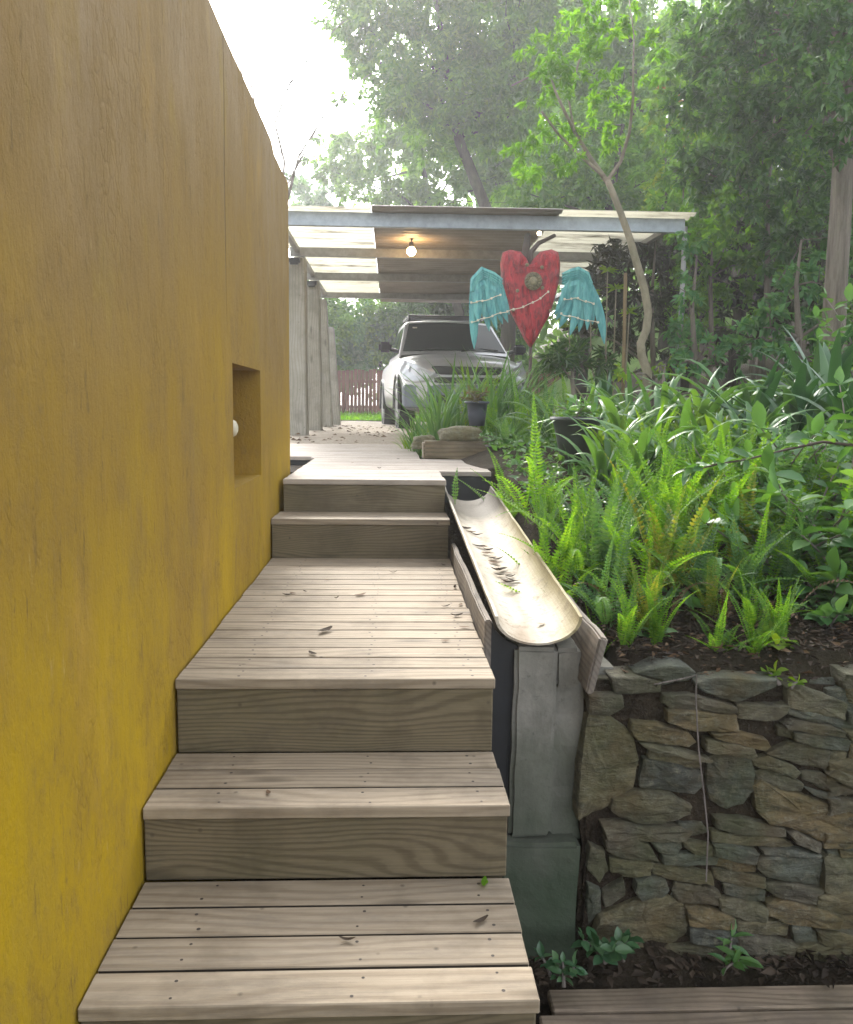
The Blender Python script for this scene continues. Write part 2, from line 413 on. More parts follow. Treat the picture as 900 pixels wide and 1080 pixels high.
M['fern'] = leafmat('fern_green', (0.075, 0.19, 0.025), (0.13, 0.27, 0.03), (0.20, 0.34, 0.04), 0.5)
M['fern_old'] = leafmat('fern_yellowing', (0.10, 0.17, 0.03), (0.17, 0.23, 0.035), (0.27, 0.24, 0.06), 0.4)
M['fern_blue'] = leafmat('fern_blue_green', (0.06, 0.15, 0.06), (0.10, 0.20, 0.08), (0.13, 0.24, 0.08), 0.35)
M['strap_dark'] = leafmat('dark_strap_leaf', (0.036, 0.102, 0.042), (0.060, 0.144, 0.060), (0.096, 0.180, 0.072), 0.22, 0.32, 0.6, (1.2, 1.3, 0.5))
M['strap'] = leafmat('green_strap_leaf', (0.069, 0.172, 0.057), (0.115, 0.241, 0.081), (0.184, 0.322, 0.092), 0.35, 0.35, 0.55)
M['lime'] = leafmat('lime_strap_leaf', (0.12, 0.24, 0.025), (0.19, 0.31, 0.035), (0.26, 0.36, 0.06), 0.5)
M['broad'] = leafmat('broad_leaf', (0.063, 0.167, 0.052), (0.103, 0.230, 0.069), (0.172, 0.310, 0.103), 0.35, 0.4, 0.5)
M['dead'] = leafmat('dry_leaf', (0.11, 0.065, 0.035), (0.18, 0.115, 0.07), (0.26, 0.19, 0.13), 0.12, 0.8, 0.2, (1, .9, .7))
M['dead_dark'] = leafmat('dark_dry_leaf', (0.035, 0.026, 0.019), (0.07, 0.05, 0.035), (0.12, 0.088, 0.062), 0.08, 0.8, 0.2, (1, .9, .7))
M['t_fine'] = leafmat('fine_tree_leaf', (0.085, 0.20, 0.045), (0.13, 0.28, 0.055), (0.20, 0.37, 0.06), 0.5)
M['t_lime'] = leafmat('lime_tree_leaf', (0.105, 0.271, 0.023), (0.158, 0.354, 0.027), (0.231, 0.425, 0.036), 0.55)
M['t_dark'] = leafmat('dark_tree_leaf', (0.035, 0.100, 0.026), (0.061, 0.153, 0.035), (0.109, 0.230, 0.047), 0.3, 0.4, 0.35)
M['t_mid'] = leafmat('mid_tree_leaf', (0.08, 0.20, 0.037), (0.13, 0.28, 0.049), (0.21, 0.38, 0.061), 0.48)
M['t_pale'] = leafmat('pale_tree_leaf', (0.11, 0.24, 0.065), (0.16, 0.32, 0.08), (0.22, 0.40, 0.09), 0.5)
M['t_blue'] = leafmat('blue_green_leaf', (0.068, 0.184, 0.077), (0.109, 0.254, 0.100), (0.164, 0.322, 0.117), 0.35)
M['t_yellow'] = leafmat('yellow_green_leaf', (0.127, 0.260, 0.030), (0.208, 0.350, 0.040), (0.347, 0.389, 0.050), 0.5)
M['t_black'] = leafmat('dark_thicket_leaf', (0.030, 0.034, 0.019), (0.048, 0.048, 0.026), (0.060, 0.078, 0.036), 0.15)  # dark brown-black leaves of the thicket
M['red_tip'] = leafmat('reddish_new_leaf', (0.28, 0.10, 0.05), (0.36, 0.17, 0.06), (0.3, 0.24, 0.06), 0.5)
M['succ'] = leafmat('bronze_succulent', (0.10, 0.085, 0.04), (0.12, 0.14, 0.05), (0.20, 0.10, 0.06), 0.2)
# ------------------------------------------------------------------ mesh helpers
class MB:
    def __init__(s): s.v = []; s.f = []; s.mi = []
    def add(s, vs, fs, mi=0):
        o = len(s.v)
        s.v += [tuple(v) for v in vs]
        s.f += [tuple(i + o for i in f) for f in fs]
        s.mi += [mi] * len(fs)
        return s
    def box(s, x0, x1, y0, y1, z0, z1, mi=0, mat=None, jit=0.0):
        vs = [Vector((x, y, z)) for z in (z0, z1) for y in (y0, y1) for x in (x0, x1)]
        if jit: vs = [v + Vector([random.uniform(-jit, jit) for _ in range(3)]) for v in vs]
        if mat is not None: vs = [mat @ v for v in vs]
        return s.add(vs, [(0, 2, 3, 1), (4, 5, 7, 6), (0, 1, 5, 4), (2, 6, 7, 3), (0, 4, 6, 2), (1, 3, 7, 5)], mi)
    def tube(s, pts, rad, seg=8, cap=True, mi=0):
        pts = [Vector(p) for p in pts]
        n = len(pts)
        if not hasattr(rad, '__len__'): rad = [rad] * n
        ref = None; vs = []
        for i, p in enumerate(pts):
            t = (pts[min(i + 1, n - 1)] - pts[max(i - 1, 0)]).normalized()
            if ref is None:
                ref = t.orthogonal().normalized()
            ref = (ref - t * ref.dot(t)).normalized()
            b = t.cross(ref)
            for k in range(seg):
                a = 2 * math.pi * k / seg
                vs.append(p + (ref * math.cos(a) + b * math.sin(a)) * rad[i])
        fs = [(i * seg + k, i * seg + (k + 1) % seg, (i + 1) * seg + (k + 1) % seg, (i + 1) * seg + k) for i in range(n - 1) for k in range(seg)]
        if cap:
            fs.append(tuple(range(seg - 1, -1, -1))); fs.append(tuple((n - 1) * seg + k for k in range(seg)))
        return s.add(vs, fs, mi)
    def lathe(s, prof, c=(0, 0, 0), seg=24, mi=0):
        vs = []; c = Vector(c)
        for r, z in prof:
            for k in range(seg):
                a = 2 * math.pi * k / seg
                vs.append(c + Vector((r * math.cos(a), r * math.sin(a), z)))
        n = len(prof)
        fs = [(i * seg + k, i * seg + (k + 1) % seg, (i + 1) * seg + (k + 1) % seg, (i + 1) * seg + k) for i in range(n - 1) for k in range(seg)]
        return s.add(vs, fs, mi)
    def build(s, name, mats, parent=None, smooth=False, bevel=0.0, seg=1, loc=None, origin=None):
        me = bpy.data.meshes.new(name)
        vs = s.v
        if origin is not None: vs = [tuple(Vector(v) - Vector(origin)) for v in vs]
        me.from_pydata(vs, [], s.f)
        mats = mats if isinstance(mats, (list, tuple)) else [mats]
        for m in mats: me.materials.append(m)
        me.polygons.foreach_set('material_index', s.mi)
        if bevel:
            bm = bmesh.new(); bm.from_mesh(me)
            es = [e for e in bm.edges if len(e.link_faces) == 2 and e.calc_face_angle(0) > 0.5]
            bmesh.ops.bevel(bm, geom=es, offset=bevel, segments=seg, affect='EDGES', clamp_overlap=True)
            bm.to_mesh(me); bm.free()
        if smooth:
            me.polygons.foreach_set('use_smooth', [True] * len(me.polygons))
        me.update()
        o = bpy.data.objects.new(name, me)
        COL.objects.link(o)
        if origin is not None: o.location = origin
        if loc is not None: o.location = loc
        if parent is not None: o.parent = parent
        return o

def tag(o, label=None, cat=None, group=None, kind=None):
    if label: o['label'] = label
    if cat: o['category'] = cat
    if group: o['group'] = group
    if kind: o['kind'] = kind
    return o

def empty(name, loc, label, cat, group=None, rz=0.0):
    o = bpy.data.objects.new(name, None)
    COL.objects.link(o)
    o.location = loc; o.rotation_euler = (0, 0, rz)
    o.empty_display_size = 0.2
    return tag(o, label, cat, group)

def dup(root, loc, rz=0.0, sc=1.0, label=None, group=None, rot=None):
    r = root.copy(); COL.objects.link(r)
    r.location = loc; r.rotation_euler = rot if rot else (0, 0, rz); r.scale = (sc, sc, sc) if not hasattr(sc, '__len__') else sc
    if label: r['label'] = label
    if group: r['group'] = group
    for ch in list(root.children):
        c = ch.copy(); COL.objects.link(c); c.parent = r
        for g in list(ch.children):
            d = g.copy(); COL.objects.link(d); d.parent = c
    return r

def smooth(a, b, x):
    t = min(1, max(0, (x - a) / (b - a)))
    return t * t * (3 - 2 * t)

ORD = ['', 'first', 'second', 'third', 'fourth', 'fifth', 'sixth', 'seventh', 'eighth', 'ninth', 'tenth', 'eleventh', 'twelfth', 'thirteenth', 'fourteenth', 'fifteenth', 'sixteenth']

# ------------------------------------------------------------------ ground
def gz(x, y):
    bed = -0.715 + 0.165 * (min(max(y, 2.2), 5.2) - 2.35)
    bed += 0.10 * max(0, min(x, 3.0) - 1.3) * smooth(2.6, 4.5, y)
    # beside the half pipe and under the stairs
    under = 1 - smooth(0.50, 0.64, x)
    z = bed * (1 - under) + (-0.95) * under if y < 4.7 else bed
    if y >= 4.0:
        k = smooth(4.0, 5.3, y)
        pathz = -0.40
        wp = 1 - smooth(0.2, 0.8, x)
        tgt = pathz * wp + bed * (1 - wp)
        z = z * (1 - k) + tgt * k
    if y > 7:
        k = smooth(7, 9, y)
        z = z * (1 - k) + (-0.35) * k
    if x > 2.3 and y > 4:
        z += 0.33 * min(x - 2.3, 9) * smooth(4, 7, y)
    if y > 22: z += min(0.25, 0.04 * (y - 22))
    if y > 14 and x > 4: z += 0.35 * min(x - 4, 14) * smooth(14, 26, y)
    if y < 2.38: z -= 1.2 * (2.38 - y)
    if y < 2.7 and x < 0.66: z = min(z, -1.7) if x < 0.6 else z - 0.2
    z += 0.018 * mnoise.noise(Vector((x * 1.7, y * 1.7, 0))) * (1 if y > 2.37 else 0.3)
    return z

def sheet(name, xs, ys, off, mat, zf=gz):
    vs = [(x, y, zf(x, y) + off) for y in ys for x in xs]
    n = len(xs)
    fs = [(j * n + i, j * n + i + 1, (j + 1) * n + i + 1, (j + 1) * n + i) for j in range(len(ys) - 1) for i in range(n - 1)]
    mb = MB(); mb.add(vs, fs)
    o = mb.build(name, mat, smooth=True)
    o['kind'] = 'structure'
    return o
def lin(a, b, s):
    n = max(1, int(round((b - a) / s)))
    return [a + (b - a) * i / n for i in range(n + 1)]
xs = lin(-160, -6, 14)[:-1] + lin(-6, -0.6, 0.6)[:-1] + lin(-0.6, 2.6, 0.05)[:-1] + lin(2.6, 12, 0.5)[:-1] + lin(12, 160, 14)
ys = [2.31, 2.345] + lin(2.4, 6.5, 0.07)[:-1] + lin(6.5, 30, 0.5)[:-1] + lin(30, 220, 14)
sheet('bed_ground', xs, ys, 0, M['soil'])
LOWZ = -1.66
sheet('lower_ground', lin(-60, -2, 8)[:-1] + lin(-2, 3, 0.25)[:-1] + lin(3, 60, 8), [-60, -20, -5] + lin(-2, 3.2, 0.2), 0, M['soil'], lambda x, y: LOWZ)
sheet('path', lin(-3.2, 3.0, 0.3), lin(7.2, 19.0, 0.4), 0.03, M['path'], lambda x, y: gz(min(x, 2.3), y))
sheet('lawn', lin(-9, 9, 0.6), lin(18.6, 29, 0.5), 0.05, M['lawn'])

# ------------------------------------------------------------------ yellow rendered wall with its niche
WX = -0.522
def build_wall():
    root = empty('garden_wall', (WX, 2.0, -1.6), 'tall ochre yellow rendered wall with a square niche beside the stairs', 'wall')
    D = Vector((WX, 2.0, -1.6))
    y0, y1, z0, z1 = -1.6, 4.47, -1.70, 1.135
    ny0, ny1, nz0, nz1 = 2.87, 3.475, -0.28, 0.137
    yc = sorted(set([round(v, 3) for v in lin(y0, ny0, 0.12)] + [round(v, 3) for v in lin(ny0, ny1, 0.1)] + [round(v, 3) for v in lin(ny1, y1, 0.1)]))
    zc = sorted(set([round(v, 3) for v in lin(z0, nz0, 0.13)] + [round(v, 3) for v in lin(nz0, nz1, 0.1)] + [round(v, 3) for v in lin(nz1, z1, 0.1)]))
    mb = MB()
    idx = {}
    def vert(y, z):
        k = (y, z)
        if k not in idx:
            edge = abs(z - z1) < 1e-6
            inn = (ny0 - .001 <= y <= ny1 + .001 and nz0 - .001 <= z <= nz1 + .001)
            dx = 0.004 * mnoise.noise(Vector((y * 2.2, z * 2.2, 3))) + 0.002 * mnoise.noise(Vector((y * 9, z * 5, 1)))
            dz = 0.009 * mnoise.noise(Vector((y * 3.1, 0, 9))) + 0.004 * mnoise.noise(Vector((y * 17, 0, 2))) if edge else 0
            if edge and y > 3.9: dz -= 0.034 * smooth(3.88, 3.98, y)
            if inn: dx *= 0.3
            idx[k] = len(mb.v); mb.v.append((WX + dx, y, z + dz))
        return idx[k]
    for a, b in zip(yc, yc[1:]):
        for c, d in zip(zc, zc[1:]):
            if a >= ny0 - .001 and b <= ny1 + .001 and c >= nz0 - .001 and d <= nz1 + .001: continue
            mb.f.append((vert(a, c), vert(b, c), vert(b, d), vert(a, d))); mb.mi.append(0)
    B = WX - 0.27; NB = WX - 0.23
    # coping (top), end face, back
    tops = [vert(y, zc[-1]) for y in yc]
    o = len(mb.v)
    for i, y in enumerate(yc): mb.v.append((B, y, mb.v[tops[i]][2] + 0.004))
    for i in range(len(yc) - 1):
        mb.f.append((tops[i], tops[i + 1], o + i + 1, o + i)); mb.mi.append(0)
    ends = [vert(yc[-1], z) for z in zc]
    o2 = len(mb.v)
    for i, z in enumerate(zc): mb.v.append((B, yc[-1], mb.v[ends[i]][2]))
    for i in range(len(zc) - 1):
        mb.f.append((ends[i], o2 + i, o2 + i + 1, ends[i + 1])); mb.mi.append(0)
    o3 = len(mb.v)
    mb.v += [(B, y0, z0), (B, y1, z0), (B, y1, z1), (B, y0, z1)]
    mb.f.append((o3, o3 + 3, o3 + 2, o3 + 1)); mb.mi.append(0)
    # niche reveals
    c = [(ny0, nz0), (ny1, nz0), (ny1, nz1), (ny0, nz1)]
    o4 = len(mb.v)
    mb.v += [(WX, *q) for q in c] + [(NB, *q) for q in c]
    for i in range(4):
        j = (i + 1) % 4
        mb.f.append((o4 + i, o4 + 4 + i, o4 + 4 + j, o4 + j)); mb.mi.append(0)
    mb.f.append((o4 + 4, o4 + 7, o4 + 6, o4 + 5)); mb.mi.append(0)
    w_ = mb.build('render', M['plaster'], smooth=False)
    bm = bmesh.new(); bm.from_mesh(w_.data); bmesh.ops.recalc_face_normals(bm, faces=bm.faces); bm.to_mesh(w_.data); bm.free()
    w_.data.transform(Matrix.Translation(-D)); w_.parent = root
    sp = MB()
    sp.tube([(NB, 3.17, -0.085), (WX - 0.09, 3.17, -0.085)], 0.022, 14)
    sp.tube([(WX - 0.10, 3.17, -0.085), (WX - 0.085, 3.17, -0.085), (WX - 0.06, 3.17, -0.085), (WX - 0.045, 3.17, -0.085), (WX - 0.038, 3.17, -0.085)], [0.024, 0.032, 0.034, 0.026, 0.012], 16)
    s_ = sp.build('spout', M['cream'], smooth=True); s_.data.transform(Matrix.Translation(-D)); s_.parent = root
build_wall()

# ------------------------------------------------------------------ stairs
L, RT = -0.519, 0.262
hA, hB, hC, hD, hE = -1.007, -0.846, -0.6625, -0.491, -0.3395
yA0, yB0, yC0, yD0, yE0 = 1.340, 1.731, 2.027, 3.714, 3.984
TH = 0.026
def boards(mb, x0, x1, y0, y1, z, pitch=0.095, gap=0.007, nails=None, overhang=True):
    n = max(1, int(round((y1 - y0) / pitch))); p = (y1 - y0) / n
    for i in range(n):
        a = y0 + i * p; b = a + p - gap
        dz = random.uniform(-0.0004, 0.0004)
        e0 = random.uniform(0, 0.004); e1 = random.uniform(-0.003, 0.003)
        m = Matrix.Rotation(random.uniform(-0.002, 0.002), 4, 'Y')
        mb.box(x0 + e0, x1 + e1, a, b, z - TH + dz, z + dz)
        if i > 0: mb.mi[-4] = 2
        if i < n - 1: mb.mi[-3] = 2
        if nails is not None:
            for nx in nails:
                for q in (0.24, 0.76):
                    xx = nx + random.uniform(-0.012, 0.012); yy = a + (b - a) * (q + random.uniform(-0.05, 0.05))
                    r = random.uniform(0.0028, 0.0042)
                    vs = [(xx + r * math.cos(t), yy + r * math.sin(t), z + dz + 0.0006) for t in [k * math.pi / 4 for k in range(8)]]
                    mb.add(vs, [tuple(range(8))], 1)
stairs = empty('timber_stairs', (0, 0, 0), 'weathered timber stairs with a long landing climbing beside the yellow wall', 'stairs')
NX = (-0.37, -0.05, 0.2)
def tread(name, y0, y1, z, x0=L, pitch=0.095):
    mb = MB()
    boards(mb, x0, RT, y0, y1 - 0.004, z, pitch, nails=NX)
    return mb.build(name, [M['deck'], M['nail'], M['gap_shade_grime']], stairs, bevel=0.0022)
def riser(y, z0, z1, x0=L):
    mb = MB(); mb.box(x0 + 0.002, RT - 0.004, y, y + 0.028, z0, z1 - TH - 0.001)
    return mb.build('riser', M['riser'], stairs, bevel=0.003)
tread('tread', yA0, yB0 + 0.004, hA)
riser(yA0 + 0.006, -1.66, hA)
tread('tread', yB0, yC0 + 0.004, hB)
riser(yB0 + 0.006, hA - 0.006, hB)
tread('landing', yC0, yD0 + 0.004, hC)
riser(yC0 + 0.006, hB - 0.006, hC)
tread('tread', yD0, yE0 + 0.004, hD, pitch=0.14)
riser(yD0 + 0.006, hC - 0.006, hD)
riser(yE0 + 0.006, hD - 0.006, hE, x0=-0.50)
# side stringer under the treads (seen only from the side)
st = MB()
for (ya, yb, zt) in ((yA0 + .04, yB0 + .03, hA), (yB0 + .037, yC0 + .03, hB), (yC0 + .037, yD0 + .03, hC), (yD0 + .037, yE0 + .03, hD)):
    st.box(RT - 0.045, RT - 0.008, ya, yb, -1.66, zt - TH - 0.004)
st.build('stringer', M['riser'], stairs)

# upper deck
deck = empty('upper_deck', (0, 4.0, hE), 'pale grey upper deck at the head of the stairs leading to the carport', 'deck')
mb = MB()
boards(mb, -0.50, RT, yE0, 4.555, hE, nails=NX)
boards(mb, -0.50, 0.545, 4.558, 5.62, hE, nails=(-0.37, -0.05, 0.2, 0.5))
boards(mb, -2.4, 0.20, 5.80, 7.75, hE, nails=(-1.5, -1.0, -0.45, 0.0))
boards(mb, -0.53, 0.20, 5.623, 5.797, hE)
o = mb.build('deck_boards', [M['upper'], M['nail'], M['gap_shade_grime']], None, bevel=0.003)
o.data.transform(Matrix.Translation(-Vector(deck.location))); o.parent = deck
for q in ((RT + 0.002, 0.545, 4.575, 4.60), (RT - 0.03, RT - 0.002, 4.02, 4.57), (-2.4, -0.56, 5.81, 5.835)):  # black faces painting in the shade under the deck edges
    mb = MB(); mb.box(*q, -0.51, hE - TH - .002)
    o = mb.build('deck_shade_face', M['membrane'], None); o.data.transform(Matrix.Translation(-Vector(deck.location))); o.parent = deck

# lower deck boards at the foot of the stone wall
mb = MB()
for (a, b, xs0) in ((2.085, 2.172, 0.445), (1.985, 2.078, 0.405), (1.885, 1.978, 0.37), (1.785, 1.878, 0.37)):
    mb.box(xs0, 3.2, a, b, -1.628, -1.60 + random.uniform(-.003, .003))
tag(mb.build('lower_deck', M['lowdeck'], bevel=0.005), 'damp brown boards of a low deck along the foot of the stone wall', 'deck')

# ------------------------------------------------------------------ half pipe trough on its pillar
TY0, TY1 = 2.30, 4.25
def trough():
    root = empty('water_trough', (0.415, TY0, -0.575), 'long half round cement trough stained with moss and dead leaves beside the stairs', 'trough')
    r, th, seg = 0.122, 0.009, 26
    ny = 28; vs = []; fs = []
    for j in range(ny + 1):
        t = j / ny; y = (TY1 - TY0) * t; zc = 0.185 * t; xc = -0.028 * t
        rr = r * (1 + 0.02 * mnoise.noise(Vector((0, y * 2, 5))))
        for side, rad in ((0, rr), (1, rr - th)):
            for k in range(seg + 1):
                a = math.pi + math.pi * k / seg
                rag = 0.006 * mnoise.noise(Vector((y * 6, side * 0 + k, 0))) if k in (0, seg) else 0
                yy = y
                if j == 0: yy += 0.004 * mnoise.noise(Vector((k * 0.7, 0, 0)))
                vs.append((xc + rad * math.cos(a), yy, zc + 0.002 * (k in (0, seg)) + rad * 0.66 * math.sin(a) + rag))
    m = 2 * (seg + 1)
    for j in range(ny):
        for side in (0, 1):
            for k in range(seg):
                a = j * m + side * (seg + 1) + k
                q = (a, a + 1, a + m + 1, a + m)
                fs.append(q if side == 0 else q[::-1])
        for k in (0, seg):
            a = j * m + k; b = a + seg + 1
            fs.append((a, a + m, b + m, b))
    for j in (0, ny):
        for k in range(seg):
            a = j * m + k; b = a + seg + 1
            fs.append((a, b, b + 1, a + 1))
    mb = MB(); mb.add(vs, fs)
    o = mb.build('channel', M['trough'], root, smooth=False)
    return root
trough()
# concrete pillar below it
def blob(mb, n=10, amp=0.012):
    pass
def rough_box(name, x0, x1, y0, y1, z0, z1, mat, amp=0.01, s=0.04, fr=5.0, parent=None):
    bm = bmesh.new()
    bmesh.ops.create_cube(bm, size=1)
    for v in bm.verts:
        v.co = Vector((x0 + (v.co.x + .5) * (x1 - x0), y0 + (v.co.y + .5) * (y1 - y0), z0 + (v.co.z + .5) * (z1 - z0)))
    bmesh.ops.bevel(bm, geom=list(bm.edges), offset=min(0.012, (x1 - x0) * .2, (y1 - y0) * .2), segments=2, affect='EDGES')
    big = max(x1 - x0, y1 - y0, z1 - z0)
    for _ in range(6):
        es = [e for e in bm.edges if e.calc_length() > s]
        if not es: break
        bmesh.ops.subdivide_edges(bm, edges=es, cuts=1, use_grid_fill=True)
    for v in bm.verts:
        p = v.co * fr
        d = Vector((mnoise.noise(p), mnoise.noise(p + Vector((31, 0, 0))), mnoise.noise(p + Vector((0, 57, 0)))))
        p2 = v.co * fr * 4
        d2 = Vector((mnoise.noise(p2), mnoise.noise(p2 + Vector((31, 0, 0))), mnoise.noise(p2 + Vector((0, 57, 0)))))
        v.co += d * amp + d2 * amp * .35
    me = bpy.data.meshes.new(name); bm.to_mesh(me); bm.free()
    me.materials.append(mat)
    o = bpy.data.objects.new(name, me); COL.objects.link(o)
    if parent is not None: o.parent = parent
    return o
pil = empty('concrete_pillar', (0, 0, 0), 'mossy grey concrete pillar holding up the front end of the trough', 'pillar')
rough_box('shaft', 0.350, 0.475, 2.312, 2.55, -1.235, -0.662, M['concrete'], 0.008, 0.03, 3.5, parent=pil)
rough_box('cap_block', 0.47, 0.548, 2.322, 2.55, -0.79, -0.672, M['concrete'], 0.008, 0.03, parent=pil)
rough_box('shaft_return', 0.458, 0.66, 2.355, 2.56, -1.26, -0.74, M['concrete'], 0.014, parent=pil)
rough_box('footing', 0.318, 0.548, 2.285, 2.56, -1.68, -1.235, M['concrete'], 0.008, parent=pil)
mb = MB()
mp_ = [(0.272, -0.60), (0.290, -0.60), (0.30, -0.625), (0.32, -0.645), (0.345, -0.658), (0.366, -0.668), (0.362, -1.0), (0.352, -1.3), (0.345, -1.66), (0.272, -1.66), (0.270, -1.3), (0.274, -0.95)]
n = len(mp_)
mb.add([(x, 2.335 + 0.004 * math.sin(z * 9), z) for x, z in mp_] + [(x, 2.352 + 0.004 * math.sin(z * 9), z) for x, z in mp_],
       [tuple(range(n)), tuple(range(2 * n - 1, n - 1, -1))] + [(k, n + k, n + (k + 1) % n, (k + 1) % n) for k in range(n)])
mb.build('membrane_sheet', M['membrane'])
tag(bpy.data.objects['membrane_sheet'], 'black waterproofing sheet closing the gap between the stairs and pillar', 'sheet')
# edging planks either side of the trough
rough_box('edging_plank', 0.268, 0.288, 2.33, 3.69, -0.80, -0.592, M['plank'], 0.003, 0.08)
tag(bpy.data.objects['edging_plank'], 'grey plank on edge between the landing and the trough', 'plank')
o = rough_box('edging_plank', -0.012, 0.012, 0, 1.25, -0.16, 0.0, M['plank'], 0.007, 0.04, 6)
o.location = (0.578, 2.215, -0.612); o.rotation_euler = (R(2.2), R(12), R(1.5))
tag(o, 'rough broken plank holding back soil behind the trough', 'plank')

